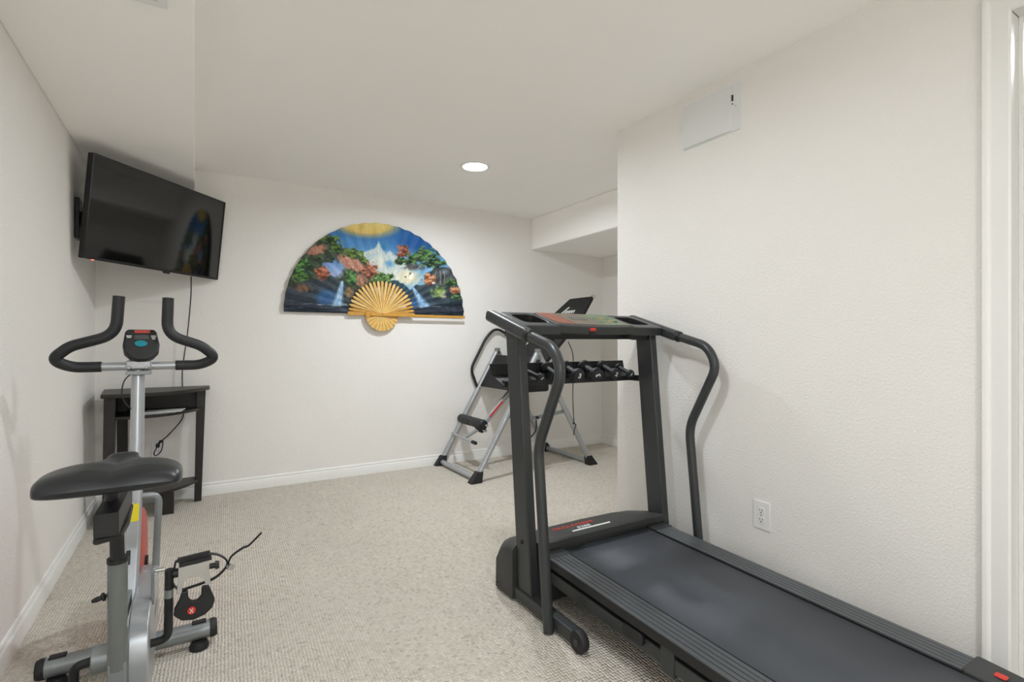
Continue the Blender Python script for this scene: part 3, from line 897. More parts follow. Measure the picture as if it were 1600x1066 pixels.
def pedal(cx, cy, cz, mirror, parent, flat=0.0):
    """Pedal hanging on edge: the sole faces the rear; x = along the spindle."""
    s = -1 if mirror else 1
    mx = Matrix.Translation((cx, cy, cz)) @ Matrix.Rotation(flat, 4, 'X') @ Matrix.Diagonal((s, 1, 1, 1))
    p = MB(mx).cyl((-0.055, 0, 0), (0.062, 0, 0), 0.008, 14).lathe([(0.013, 0), (0.013, 0.02)], (-0.05, 0, 0), (1, 0, 0), 14).lathe([(0.013, 0), (0.011, 0.01)], (0.056, 0, 0), (1, 0, 0), 14).build('pedal', 'tdark', parent)
    cage = [(-0.038, 0.030), (-0.026, 0.036), (-0.022, 0.020), (0.022, 0.020), (0.030, 0.040), (0.042, 0.040), (0.040, 0.0), (0.044, -0.048), (0.030, -0.050), (0.027, -0.030), (0.014, -0.018), (-0.014, -0.018), (-0.027, -0.030), (-0.030, -0.060), (-0.042, -0.058), (-0.038, 0.0)]
    MB(mx).prism(cage, (0, -0.014, 0), (1, 0, 0), (0, 0, 1), (0, 1, 0), 0.004).build('pedal_cage', 'chrome', p, 0.001)
    for zz, dx in ((0.041, 0.0), (0.026, 0.004)):
        MB(mx).bar((-0.040 + dx, -0.016, zz), (0.042 + dx, -0.016, zz + 0.006), 0.014, 0.012).build('tread_block', 'rubber', p, 0.002)
    heel = [(-0.030, -0.055), (-0.014, -0.055), (-0.013, -0.078), (-0.004, -0.088), (0.010, -0.088), (0.019, -0.076), (0.020, -0.052), (0.038, -0.050), (0.048, -0.078), (0.055, -0.098), (0.048, -0.120), (0.030, -0.136), (0.0, -0.144), (-0.030, -0.138), (-0.050, -0.118), (-0.048, -0.100), (-0.036, -0.078)]
    MB(mx).prism(heel, (0, -0.016, 0), (1, 0, 0), (0, 0, 1), (0, 1, 0), 0.016).build('heel_plate', 'rubber', p, 0.004)
    MB(mx).prism(circ(0.0105, 20), (-0.005, -0.0205, -0.112), (1, 0, 0), (0, 0, 1), (0, 1, 0), 0.003).build('emblem', 'redlabel', p, label='round red emblem on the heel plate')
    MB(mx).bar((-0.009, -0.0212, -0.106), (-0.001, -0.0212, -0.118), 0.002, 0.001, (0, 1, 0)).bar((-0.001, -0.0212, -0.106), (-0.009, -0.0212, -0.118), 0.002, 0.001, (0, 1, 0)).build('emblem_mark', 'white', p)
    path = fillet([(-0.045, 0.010, 0.030), (0.055, 0.012, 0.036), (0.098, 0.014, -0.004), (0.060, 0.012, -0.045), (-0.035, 0.0, -0.055), (-0.055, 0.006, -0.03), (-0.045, 0.010, 0.030)], 0.03)
    MB(mx).tube(path, 0.009, 8, sx=1.0, sy=0.3).build('strap', 'rubber', p)
    MB(mx).lathe([(0.010, 0), (0.010, 0.012)], (0.094, 0.0, -0.012), (0.4, -1, 0), 8).build('buckle', 'chrome', p)
    MB(mx).tube(catmull([(0.088, 0.012, -0.022), (0.098, 0.01, 0.012), (0.130, 0.008, 0.034), (0.148, 0.006, 0.040), (0.182, 0.0, 0.074)], 6), 0.0075, 8, sx=1.0, sy=0.3).build('strap_tail', 'rubber', p)
    return p


pedal(-0.004, 1.805, 0.412, False, bk)
pedal(-0.350, 1.852, 0.070, True, bk, math.radians(-88))
# seat
SLX0, SLX1 = BX - 0.030, BX + 0.030
sl = MB().hexa([(BX - 0.020, 1.478, 0.646), (BX + 0.026, 1.478, 0.646), (BX + 0.026, 1.78, 0.640), (BX - 0.020, 1.78, 0.640), (BX - 0.020, 1.478, 0.700), (BX + 0.026, 1.478, 0.700), (BX + 0.026, 1.78, 0.694), (BX - 0.020, 1.78, 0.694)]).build('seat_slider', 'tdark', bk, 0.002)
MB().prism([(BX - 0.022, 1.485), (BX - 0.015, 1.480), (BX + 0.03, 1.50), (BX + 0.036, 1.60), (BX + 0.03, 1.76), (BX - 0.022, 1.76)], (0, 0, 0.630), (1, 0, 0), (0, 1, 0), (0, 0, 1), 0.014).build('slider_clamp', 'rubber', bk, 0.005)
MB().cyl((BX, 1.692, 0.63), (BX, 1.695, 0.595), 0.022, 18).build('post_clamp', 'rubber', bk)


def sstep(a, b, t):
    t = min(1, max(0, (t - a) / (b - a)))
    return t * t * (3 - 2 * t)


def seat_fn(u, v):
    """u around the cross-section, v from the rear edge to the nose."""
    y = 1.435 + 0.325 * v
    wid = 0.137 - 0.103 * sstep(0.26, 0.86, v)
    e = 1.0
    if v < 0.16:
        e = math.sqrt(max(0, 1 - (1 - v / 0.16) ** 2))
        wid *= 0.86 + 0.14 * e
    elif v > 0.86:
        e = math.sqrt(max(0, 1 - ((v - 0.86) / 0.14) ** 2))
        wid *= 0.30 + 0.70 * e
    top = 0.803 - 0.016 * sstep(0.35, 0.75, v) + 0.006 * sstep(0.75, 0.95, v)
    bot = 0.744 + 0.014 * sstep(0.2, 0.7, v)
    mid = bot + 0.022
    a = 2 * PI * u
    cx, sx_ = math.cos(a), math.sin(a)
    k = (abs(cx) ** 0.62) * (1 if cx > 0 else -1)
    if sx_ > 0:
        dip = 0.011 * math.exp(-(k / 0.22) ** 2) * (1 - sstep(0.55, 0.8, v))
        z = mid + (abs(sx_) ** 0.62) * (top - dip - mid) * e
    else:
        z = mid - (abs(sx_) ** 0.45) * (mid - bot) * e
    return (BX + 0.012 + wid * k, y, z)


MB().grid(seat_fn, 64, 60, True).build('saddle', 'vinyl', bk, smooth=85, label='wide black padded saddle')
MB().tube([(BX, 1.60, 0.69), (BX, 1.60, 0.755)], 0.014, 12).bar((BX - 0.03, 1.53, 0.748), (BX - 0.03, 1.68, 0.748), 0.008, 0.008).bar((BX + 0.03, 1.53, 0.748), (BX + 0.03, 1.68, 0.748), 0.008, 0.008).build('saddle_clamp', 'tdark', bk)
# handlebar
HB = (BX + 0.005, 2.285, 1.000)
MB().tube([(HB[0] - 0.125, HB[1], HB[2]), (HB[0] + 0.125, HB[1], HB[2])], 0.0145, 18).build('handlebar', 'silver', bk)
for s in (-1, 1):
    P = [(HB[0] + s * 0.108, 2.285, 1.000), (HB[0] + s * 0.190, 2.283, 1.000), (HB[0] + s * 0.238, 2.268, 1.028), (HB[0] + s * 0.190, 2.262, 1.072), (HB[0] + s * 0.074 + 0.008, 2.265, 1.112), (HB[0] + s * 0.072 + 0.014, 2.27, 1.247)]
    MB().tube(fillet(P, [0.045, 0.05, 0.02, 0.05], 8), 0.0182, 18).build('foam_grip', 'foam', bk, label='black foam grip')
MB().box(HB[0] - 0.040, HB[0] + 0.036, 2.262, 2.31, 0.988, 1.022).build('bar_clamp', 'silver', bk, 0.008)
MB().box(HB[0] - 0.038, HB[0] + 0.034, 2.258, 2.315, 0.970, 0.984).build('clamp_plate', 'silver2', bk, 0.002)
for s in (-1, 1):
    MB().lathe([(0.006, 0), (0.006, 0.003), (0.003, 0.006)], (HB[0] - 0.002 + s * 0.025, 2.262, 0.995), (0, -1, 0.3), 10).build('bolt', 'chrome', bk)
# console on the bar
cn = Vector((0.12, -0.86, 0.50)).normalized()
cu = Vector((1, 0.12, 0)).normalized()
cw = cn.cross(cu).normalized()
CO = Vector((BX + 0.012, 2.268, 1.080))
shape = [(-0.047, 0.050), (-0.040, 0.062), (0.040, 0.062), (0.047, 0.050), (0.054, 0.0), (0.050, -0.032), (0.034, -0.052), (0.012, -0.060), (-0.012, -0.060), (-0.034, -0.052), (-0.050, -0.032), (-0.054, 0.0)]
cs = MB().prism(shape, CO - cn * 0.030, cu, cw, cn, 0.030).build('bike_console', 'tdark', bk, 0.007, seg=3)
MB().prism(rrect(0.042, 0.017, 0.003, 2, 0.0, 0.026), CO + cn * 0.0004, cu, cw, cn, 0.001).build('display', 'lcd', cs)
MB().prism(rrect(0.046, 0.012, 0.003, 2, 0.003, 0.050), CO + cn * 0.0004, cu, cw, cn, 0.001).build('maker_badge', 'red', cs)
MB().prism(circ(0.019, 28, -0.002, 0.0, 0.0125), CO + cn * 0.0004, cu, cw, cn, 0.003).build('button', 'teal', cs, 0.001, label='teal oval button')
for q, txt in ((-0.036, 'TIME\nSPEED'), (0.036, 'DIST\nCAL\nSCAN')):
    lines = MB()
    for r_ in range(2 if q < 0 else 3):
        lines.prism(rrect(0.016 - 0.003 * r_, 0.003, 0.0008, 1, q, 0.032 - r_ * 0.006), CO + cn * 0.0004, cu, cw, cn, 0.0006)
    lines.build('printed_legend', 'white', cs)
MB().cyl(CO - cn * 0.028 - cw * 0.045, Vector((HB[0], 2.285, 1.015)), 0.012, 12).build('console_bracket', 'silver2', bk)
MB().tube(catmull([(BX + 0.0, 2.29, 0.985), (BX - 0.035, 2.265, 0.955), (BX - 0.043, 2.255, 0.90), (BX - 0.022, 2.26, 0.855), (BX - 0.004, 2.262, 0.850)], 8), 0.0022, 8).build('sensor_cable', 'cord', bk)

# ================================================================== TREADMILL
TX = 1.555
tm = thing('treadmill', 'large charcoal treadmill with ribbed foot rails along the right wall', 'treadmill', (TX, 1.2, 0))
DSL = 0.0348


def dz(y):
    return 0.222 + (y - 1.68) * DSL


for s in (-1, 1):
    xb = TX + s * 0.395
    # floor rail with its wheel
    fr_ = MB().box(xb - 0.022, xb + 0.022, 1.44, 2.00, 0.018, 0.062).build('floor_rail', 'tread', tm, 0.004)
    wh = MB().lathe([(0.026, -0.015), (0.036, -0.015), (0.0385, -0.010), (0.0385, 0.010), (0.036, 0.015), (0.026, 0.015)], (xb + s * 0.012, 1.425, 0.0385), (1, 0, 0), 28).build('transport_wheel', 'rubber', tm)
    MB().lathe([(0.012, -0.019), (0.012, 0.019), (0.006, 0.024)], (xb + s * 0.012, 1.425, 0.0385), (s, 0, 0), 14).build('axle', 'tread', wh)
    # upright
    xi, xo = TX + s * 0.365, TX + s * 0.407
    x0, x1 = min(xi, xo), max(xi, xo)
    up = MB().hexa([(x0, 1.728, 0.02), (x1, 1.728, 0.02), (x1, 1.828, 0.02), (x0, 1.828, 0.02), (x0, 1.832, 1.13), (x1, 1.832, 1.13), (x1, 1.936, 1.155), (x0, 1.936, 1.155)]).build('upright', 'tread', tm, 0.007)
    MB().lathe([(0.009, 0), (0.009, 0.004), (0.005, 0.007)], (xo, 1.800, 0.262), (s, 0, 0), 14).build('bolt', 'tdark', up)
    # handrail
    xh = TX + s * 0.430
    hr_ = MB().tube(fillet([(xh, 1.99, 1.187), (xh, 1.545, 1.066), (xh, 1.497, 0.975), (xh, 1.648, 0.685), (xh, 1.578, 0.004)], [0.10, 0.07, 0.06], 10), 0.0205, 20).build('handrail', 'tread', tm)
    sv = MB().bar((xh, 2.035, 1.207), (xh, 1.715, 1.112), 0.050, 0.050).build('grip_sleeve', 'tread', tm, 0.016, seg=4)
    MB().lathe([(0.024, 0), (0.026, 0.004), (0.026, 0.016)], (xh, 1.700, 1.108), (0, 1, 0.297), 20).build('sleeve_collar', 'tdark', sv)
    # foot rail: skirt plus five ribs
    ri, ro = TX + s * 0.250, TX + s * 0.350
    a, b = min(ri, ro), max(ri, ro)
    y0, y1 = 0.55, 1.685
    fr2 = MB().hexa([(a, y0, dz(y0) - 0.036), (b, y0, dz(y0) - 0.036), (b, y1, dz(y1) - 0.036), (a, y1, dz(y1) - 0.036), (a, y0, dz(y0) - 0.004), (b, y0, dz(y0) - 0.004), (b, y1, dz(y1) - 0.004), (a, y1, dz(y1) - 0.004)]).build('foot_rail', 'tdark', tm, 0.002)
    for k in range(5):
        xa = a + 0.0015 + k * 0.0198
        xb2 = xa + 0.0165
        MB().hexa([(xa, y0, dz(y0) - 0.005), (xb2, y0, dz(y0) - 0.005), (xb2, y1, dz(y1) - 0.005), (xa, y1, dz(y1) - 0.005), (xa, y0, dz(y0)), (xb2, y0, dz(y0)), (xb2, y1, dz(y1)), (xa, y1, dz(y1))]).build('tread_rib', 'rail', fr2, 0.0012)
    # end cap at the rear roller
    ec = MB().hexa([(a - 0.004 * (s > 0), 0.42, 0.10), (b + 0.012, 0.42, 0.10), (b + 0.012, 0.575, 0.115), (a - 0.004, 0.575, 0.115), (a - 0.004, 0.425, dz(0.42) - 0.004), (b + 0.012, 0.425, dz(0.42) - 0.004), (b + 0.012, 0.575, dz(0.57) + 0.007), (a - 0.004, 0.575, dz(0.57) + 0.007)]).build('end_cap', 'tplast', tm, 0.010, seg=3)
    MB().prism(rrect(0.026, 0.026, 0.004, 2), ((a + b) / 2, 0.505, dz(0.505) + 0.0035), (1, 0, 0), (0, 1, 0.055), (0, 0, 1), 0.0012).build('adjustment_sticker', 'redlabel', ec)
    # front bracket between rail and hood
    MB().hexa([(a, 1.683, dz(1.68) - 0.03), (b + 0.004, 1.683, dz(1.68) - 0.03), (b + 0.004, 1.735, dz(1.7) - 0.03), (a, 1.735, dz(1.7) - 0.03), (a, 1.683, dz(1.68) + 0.002), (b + 0.004, 1.683, dz(1.68) + 0.002), (b + 0.004, 1.735, dz(1.7) + 0.004), (a, 1.735, dz(1.7) + 0.004)]).build('rail_bracket', 'tread', tm, 0.002)
    # lower frame tube, clamp and pad
    xf = TX + s * 0.325
    ft = MB().bar((xf, 1.76, 0.142), (xf, 0.50, 0.100), 0.028, 0.048).build('frame_tube', 'tread', tm, 0.004)
    MB().box(xf - 0.018, xf + 0.018, 1.062, 1.116, 0.083, 0.178).build('frame_clamp', 'tread', ft, 0.003)
    MB().prism(rrect(0.092, 0.040, 0.016, 4), (xf + s * 0.014, 1.225, 0.142), (0, 1, 0.035), (0, -0.035, 1), (s, 0, 0), 0.016).build('storage_latch', 'tdark', ft, 0.004)
    MB().lathe([(0.028, 0), (0.03, 0.015), (0.024, 0.10)], (xf - s * 0.0, 0.53, 0.0), (0, 0, 1), 18).build('rear_foot', 'rubber', tm)
MB().bar((TX - 0.40, 1.98, 0.04), (TX + 0.40, 1.98, 0.04), 0.044, 0.044).build('cross_tube', 'tread', tm, 0.004)
# deck and belt
y0, y1 = 0.47, 1.735
MB().hexa([(TX - 0.252, y0, dz(y0) - 0.040), (TX + 0.252, y0, dz(y0) - 0.040), (TX + 0.252, y1, dz(y1) - 0.040), (TX - 0.252, y1, dz(y1) - 0.040), (TX - 0.252, y0, dz(y0) - 0.012), (TX + 0.252, y0, dz(y0) - 0.012), (TX + 0.252, y1, dz(y1) - 0.012), (TX - 0.252, y1, dz(y1) - 0.012)]).build('running_deck', 'tdark', tm)
bp = [(y1, dz(y1) - 0.006)] + [(y0 + (y1 - y0) * (1 - k / 10), dz(y0 + (y1 - y0) * (1 - k / 10)) - 0.006) for k in range(1, 11)]
bp += [(y0 - 0.028 * math.sin(a), dz(y0) - 0.034 + 0.028 * math.cos(a)) for a in (0.6, 1.2, 1.57, 2.0, 2.6, 3.14)]
bp += [(y1, dz(y1) - 0.062)]
mb = MB()
k = len(bp)
vs = [(TX - 0.240, y, z) for y, z in bp] + [(TX + 0.240, y, z) for y, z in bp]
mb._add(vs, [(i, i + 1, k + i + 1, k + i) for i in range(k - 1)])
bo = mb.build('walking_belt', 'belt', tm, smooth=60)
so = bo.modifiers.new('solid', 'SOLIDIFY')
so.thickness = 0.0025
MB().cyl((TX - 0.25, y0, dz(y0) - 0.034), (TX + 0.25, y0, dz(y0) - 0.034), 0.0245, 22).build('rear_roller', 'tdark', tm)
# motor hood
HX0, HX1 = TX - 0.425, TX + 0.425
prof = [(2.022, 0.012), (2.018, 0.16), (1.985, 0.215), (1.93, 0.240), (1.742, 0.268), (1.732, 0.262), (1.732, 0.238), (1.75, 0.23), (1.75, 0.012)]
mb = MB()
k = len(prof)


def loft(rows, ymin):
    secs = [[(xx, max(ymin, y + (dy if y > 1.85 else 0)), z * sc_ if z > 0.1 else z) for y, z in prof] for xx, sc_, dy in rows]
    if ymin > 1.8:                      # the wings pass behind the uprights: keep the slope of the top
        secs = [[(x, y, min(z, (0.268 + (y - 1.742) * -0.149) * rows[i][1]) if z > 0.1 else z) for x, y, z in s_] for i, s_ in enumerate(secs)]
    fs = []
    for i in range(len(secs) - 1):
        for j in range(k):
            fs.append((i * k + j, i * k + (j + 1) % k, (i + 1) * k + (j + 1) % k, (i + 1) * k + j))
    fs += [tuple(range(k)), tuple((len(secs) - 1) * k + j for j in range(k))]
    mb._add([p for s_ in secs for p in s_], fs)


loft([(TX - 0.360, 0.99, -0.006), (TX - 0.20, 1.0, 0.004), (TX, 1.0, 0.010), (TX + 0.20, 1.0, 0.004), (TX + 0.30, 0.99, -0.01), (TX + 0.360, 0.975, -0.035)], 0)
loft([(HX0, 0.84, -0.035), (HX0 + 0.012, 0.91, -0.026), (HX0 + 0.034, 0.965, -0.014), (TX - 0.3598, 0.99, -0.006)], 1.846)
loft([(TX + 0.3598, 0.975, -0.035), (HX1 - 0.034, 0.95, -0.055), (HX1 - 0.012, 0.90, -0.075), (HX1, 0.84, -0.085)], 1.846)
hood = mb.build('motor_hood', 'tplast', tm, smooth=50)
sl_ = (0.268 - 0.240) / (1.742 - 1.93)
wv = Vector((0, 1, sl_)).normalized()


def hz(y):
    return 0.268 + (y - 1.742) * sl_


text_mesh('maker_lettering', 'PRO-FORM', 0.047, (1.462, 1.868, hz(1.868) + 0.0012), (1, 0.02, 0), wv, 'redlabel', hood, shear=0.35, bold=0.0006, label='red PRO-FORM lettering')
text_mesh('model_lettering', '525E', 0.038, (1.488, 1.822, hz(1.822) + 0.0012), (1, 0.02, 0), wv, 'white', hood, shear=0.35, bold=0.0006, label='white 525E lettering')
MB().prism([(1.395, 1.778), (1.615, 1.782), (1.625, 1.800), (1.405, 1.796)], (0, 0, 0), (1, 0, 0), (0, 1, 0), (0, 0, 1), 0.001).build('stripe', 'white', hood, label='white stripe under the lettering')
st_ = [o for o in hood.children if o.name.startswith('stripe')][0]
for v in st_.data.vertices:
    v.co.z += hz(v.co.y + 1.2) + 0.0006
for zz, yy in ((0.035, 2.00), (0.03, 1.86)):
    MB().lathe([(0.004, 0), (0.004, 0.002)], (HX0, yy - 0.03, zz), (-1, 0, 0), 10).build('screw', 'slot', hood)

# console between the uprights
cn_root = tm


def cz(y):
    return 1.128 + (y - 1.75) * 0.297


cwv = Vector((0, 1, 0.297)).normalized()
cnn = Vector((0, -0.297, 1)).normalized()
for s in (-1, 1):
    cx = TX + s * 0.305
    yc = 1.905
    pod = MB().ring(rrect(0.200, 0.235, 0.018, 4), rrect(0.128, 0.150, 0.030, 4, 0, 0.012), (cx, yc, cz(yc) - 0.026), (1, 0, 0), cwv, cnn, 0.042).build('cup_holder', 'tread', tm, 0.006, seg=3)
    MB().ring(rrect(0.136, 0.158, 0.032, 4, 0, 0.012), rrect(0.126, 0.148, 0.030, 4, 0, 0.012), (cx, yc, cz(yc) - 0.055), (1, 0, 0), cwv, cnn, 0.068).build('cup_wall', 'tdark', pod)
    MB().prism(rrect(0.136, 0.158, 0.032, 4, 0, 0.012), (cx, yc, cz(yc) - 0.060), (1, 0, 0), cwv, cnn, 0.006).build('cup_floor', 'tdark', pod)
    MB().bar((TX + s * 0.36, 1.90, cz(1.90) - 0.045), (TX + s * 0.40, 1.90, cz(1.90) - 0.045), 0.10, 0.03).build('console_mount', 'tdark', tm)
fpts = [(-0.235, -0.010), (-0.19, -0.028), (-0.09, -0.040), (0.03, -0.042), (0.15, -0.034), (0.205, -0.020), (0.215, 0.05), (0.215, 0.205), (-0.225, 0.205), (-0.235, 0.05)]
panel = MB().prism(fpts, (TX, 1.805, cz(1.805) - 0.018), (1, 0, 0), cwv, cnn, 0.040).build('console_panel', 'tplast', tm, 0.007, seg=3)
MB().bar((TX - 0.37, 1.94, cz(1.94) - 0.055), (TX + 0.37, 1.94, cz(1.94) - 0.055), 0.06, 0.05, cnn).build('console_beam', 'tdark', tm, 0.006)


def on_panel(poly, name, material, h=0.0008, lift=0.022):
    return MB().prism(poly, Vector((TX, 1.805, cz(1.805) - 0.018)) + cnn * 0.0402, (1, 0, 0), cwv, cnn, h).build(name, material, panel)


on_panel([(-0.222, 0.195), (-0.215, 0.02), (-0.13, 0.0), (-0.13, 0.195)], 'program_print', 'orange')
on_panel([(-0.126, 0.195), (-0.126, 0.0), (0.03, -0.012), (0.03, 0.195)], 'display_print', 'taupe')
on_panel([(0.034, 0.195), (0.034, -0.01), (0.19, 0.0), (0.205, 0.195)], 'control_print', 'green')
for k in range(4):
    MB().prism(rrect(0.022, 0.010, 0.004, 2, -0.185 + 0.014 * k, 0.16 - 0.04 * k), Vector((TX, 1.805, cz(1.805) - 0.018)) + cnn * 0.041, (1, 0, 0), cwv, cnn, 0.001).build('program_bar', 'red', panel)
for k in range(6):
    MB().prism(rrect(0.020, 0.016, 0.004, 2, 0.065 + 0.04 * (k % 3), 0.05 + 0.06 * (k // 3)), Vector((TX, 1.805, cz(1.805) - 0.018)) + cnn * 0.041, (1, 0, 0), cwv, cnn, 0.002).build('button', 'amber' if k in (1, 4) else 'tdark' if k == 2 else 'green', panel)
MB().prism(rrect(0.09, 0.05, 0.004, 2, -0.045, 0.10), Vector((TX, 1.805, cz(1.805) - 0.018)) + cnn * 0.041, (1, 0, 0), cwv, cnn, 0.001).build('display', 'lcd', panel)
MB().box(TX - 0.080, TX - 0.050, 1.752, 1.772, 1.133, 1.147).build('safety_key', 'redlabel', panel, 0.003, label='red safety key clip')
MB().box(TX - 0.078, TX - 0.052, 1.754, 1.772, 1.114, 1.134).build('key_slot', 'slot', panel, 0.002)
# dumbbell tray slung behind the uprights: sloping shelf, raised rear flange, front lip
TYF, TYB = 1.955, 2.075
tray = MB()
tx0, tx1 = TX - 0.400, TX + 0.425
tray.hexa([(tx0, TYF, 0.893), (tx1, TYF, 0.893), (tx1, TYB, 0.930), (tx0, TYB, 0.930), (tx0, TYF, 0.897), (tx1, TYF, 0.897), (tx1, TYB, 0.934), (tx0, TYB, 0.934)])
tray.hexa([(tx0, TYB - 0.002, 0.928), (tx1, TYB - 0.002, 0.928), (tx1, TYB + 0.002, 0.928), (tx0, TYB + 0.002, 0.928), (tx0, TYB + 0.012, 0.985), (tx1, TYB + 0.012, 0.985), (tx1, TYB + 0.016, 0.985), (tx0, TYB + 0.016, 0.985)])
tray.box(tx0, tx1, TYF - 0.004, TYF, 0.889, 0.913)
tray = tray.build('dumbbell_tray', 'tdark', tm, 0.001, label='black steel tray slung between the uprights')
for s in (-1, 1):
    MB().bar((TX + s * 0.386, 1.90, 0.900), (TX + s * 0.386, 1.99, 0.900), 0.012, 0.03).build('tray_hook', 'tdark', tray, 0.002)

# dumbbells, lying across the tray
hs = (0.930 - 0.890) / (TYB - TYF)


def dumbbell(label, xn, xf_, yn, yf, r, num):
    zf = lambda y: 0.894 + (y - TYF) * hs
    # the handle is clear of the tray; the body rests on lip and shelf
    a = Vector((xn, yn, 0.926))
    b = Vector((xf_, yf, 0.966))
    if r < 0.026:
        a.z, b.z = 0.922, 0.955
    d = (b - a)
    L = d.length
    d.normalize()
    t = thing('dumbbell', label, 'dumbbell', a, 'neoprene dumbbells on the treadmill tray')
    hd = [(r * 0.55, 0.0), (r * 0.86, 0.002), (r, 0.010), (r, r * 0.95), (r * 0.80, r * 1.15), (r * 0.52, r * 1.25)]
    MB().lathe(hd, a, d, 16).build('head', 'neo', t, smooth=50)
    MB().lathe(hd, b, -d, 16).build('head', 'neo', t, smooth=50)
    MB().cyl(a + d * r * 1.1, b - d * r * 1.1, r * 0.50, 16).build('handle', 'neo', t)
    up = Vector((0, 0, 1))
    side = d.cross(up).normalized()
    up2 = side.cross(d).normalized()
    ang_ = math.radians(num[1])
    u = side * math.cos(ang_) + up2 * math.sin(ang_)
    w = up2 * math.cos(ang_) - side * math.sin(ang_)
    text_mesh('weight_mark', num[0], r * 1.05, a - d * 0.0006, u, w, 'white', t, bold=0.0006, label='white number ' + num[0])
    return t


dumbbell('smallest dumbbell at the left of the tray, beside the left upright', 1.322, 1.322, 1.905, 2.055, 0.021, ('1', -50))
dumbbell('dumbbell half hidden behind the left curved handrail', 1.415, 1.450, 1.905, 2.065, 0.027, ('2', 20))
dumbbell('dumbbell marked with an upright white 3, just right of the handrail', 1.528, 1.566, 1.895, 2.065, 0.031, ('3', -12))
dumbbell('dumbbell marked with a toppled white 3, in the middle of the tray', 1.641, 1.684, 1.895, 2.065, 0.032, ('3', 105))
dumbbell('dumbbell marked with a white 2, second from the right upright', 1.762, 1.806, 1.900, 2.065, 0.027, ('2', -20))
dumbbell('small dumbbell marked with a white 1, next to the right upright', 1.866, 1.916, 1.905, 2.055, 0.021, ('1', -35))

# ================================================================== INVERSION TABLE
it = thing('inversion_table', 'silver framed inversion table with black bed behind the treadmill', 'inversion table', (2.41, 3.88, 0))
YN, YR_ = 3.545, 4.215
AP = 0.985
for (xf0, xap, s) in ((1.835, 2.405, -1), (2.985, 2.425, 1)):
    for yy in (YN, YR_):
        MB().tube([(xf0 - s * 0.02, yy, 0.045), (xap, yy, AP)], 0.0235, 16).build('leg', 'silver', it)
        fx0 = xf0
        MB().hexa([(fx0 - 0.055 if s < 0 else fx0 - 0.045, yy - 0.036, 0.0), (fx0 + 0.045 if s < 0 else fx0 + 0.055, yy - 0.036, 0.0), (fx0 + 0.045 if s < 0 else fx0 + 0.055, yy + 0.036, 0.0), (fx0 - 0.055 if s < 0 else fx0 - 0.045, yy + 0.036, 0.0),
                   (fx0 - s * 0.035 - 0.026, yy - 0.026, 0.085), (fx0 - s * 0.035 + 0.026, yy - 0.026, 0.085), (fx0 - s * 0.035 + 0.026, yy + 0.026, 0.085), (fx0 - s * 0.035 - 0.026, yy + 0.026, 0.085)]).build('rubber_foot', 'rubber', it, 0.006)
    MB().tube([(xf0 - s * 0.012, YN, 0.030), (xf0 - s * 0.012, YR_, 0.030)], 0.0225, 16).build('base_bar', 'silver', it)
# folding braces
for yy in (YN + 0.015,):
    MB().bar((2.11, yy, 0.490), (2.41, yy, 0.455), 0.008, 0.030).bar((2.41, yy, 0.455), (2.71, yy, 0.490), 0.008, 0.030).build('folding_brace', 'silver2', it, 0.001)
    MB().lathe([(0.012, 0), (0.012, 0.016)], (2.41, yy - 0.012, 0.458), (0, -1, 0), 12).build('brace_knob', 'rubber', it)
MB().tube(catmull([(2.40, YN - 0.0, 0.44), (2.39, YN - 0.01, 0.36), (2.34, YN + 0.01, 0.29), (2.28, YN + 0.03, 0.27)], 6), 0.010, 10, sx=1.0, sy=0.4).build('strap', 'rubber', it)
# pivot brackets
for yy in (YN, YR_):
    MB().prism([(-0.032, -0.05), (0.032, -0.05), (0.018, 0.040), (-0.018, 0.040)], (2.415, yy + 0.02, AP), (1, 0, 0), (0, 0, 1), (0, -1, 0), 0.04).build('pivot_bracket', 'silver2', it, 0.004)
    MB().lathe([(0.013, 0), (0.013, 0.012)], (2.415, yy - 0.02, AP), (0, -1, 0), 14).build('pivot_bolt', 'chrome', it)
# handle loops on both sides
for yy in (YN - 0.035, YR_ + 0.0):
    sgn = -1 if yy < 3.9 else 1
    H = [(2.205, yy, 0.665), (2.135, yy, 0.835), (2.30, yy, 1.130), (2.395, yy, 1.212), (2.54, yy, 1.15), (2.58, yy, 0.96), (2.50, yy, 0.84)]
    MB().tube(fillet(H, [0.06, 0.10, 0.08, 0.08, 0.06], 7), 0.0125, 14).build('handle_loop', 'foam', it)
# bed: padded board rising to the head end
b0, b1 = Vector((2.36, 3.88, 0.685)), Vector((3.165, 3.88, 1.483))
bd = (b1 - b0).normalized()
bn_ = Vector((-bd.z, 0, bd.x))
LB = (b1 - b0).length
bw = [(0.0, 0.26), (0.02, 0.275), (0.45, 0.25), (0.80, 0.25), (LB - 0.22, 0.235), (LB - 0.015, 0.172), (LB, 0.160)]
pl = [(a, w) for a, w in bw] + [(a, -w) for a, w in reversed(bw)]
bed = MB().prism(pl, b0, bd, (0, 1, 0), bn_, 0.035).build('padded_bed', 'nylon', it, 0.010, seg=3, label='black padded bed tilted up to the right')
MB().prism([(0.03, 0.10), (LB - 0.04, 0.08), (LB - 0.04, -0.08), (0.03, -0.10)], b0 - bn_ * 0.010, bd, (0, 1, 0), bn_, 0.010).build('bed_board', 'silver2', bed)
MB().cyl(b1 + Vector((0.004, -0.165, 0.018)), b1 + Vector((0.004, -0.13, 0.018)), 0.020, 14).build('bed_end_cap', 'chrome', bed)
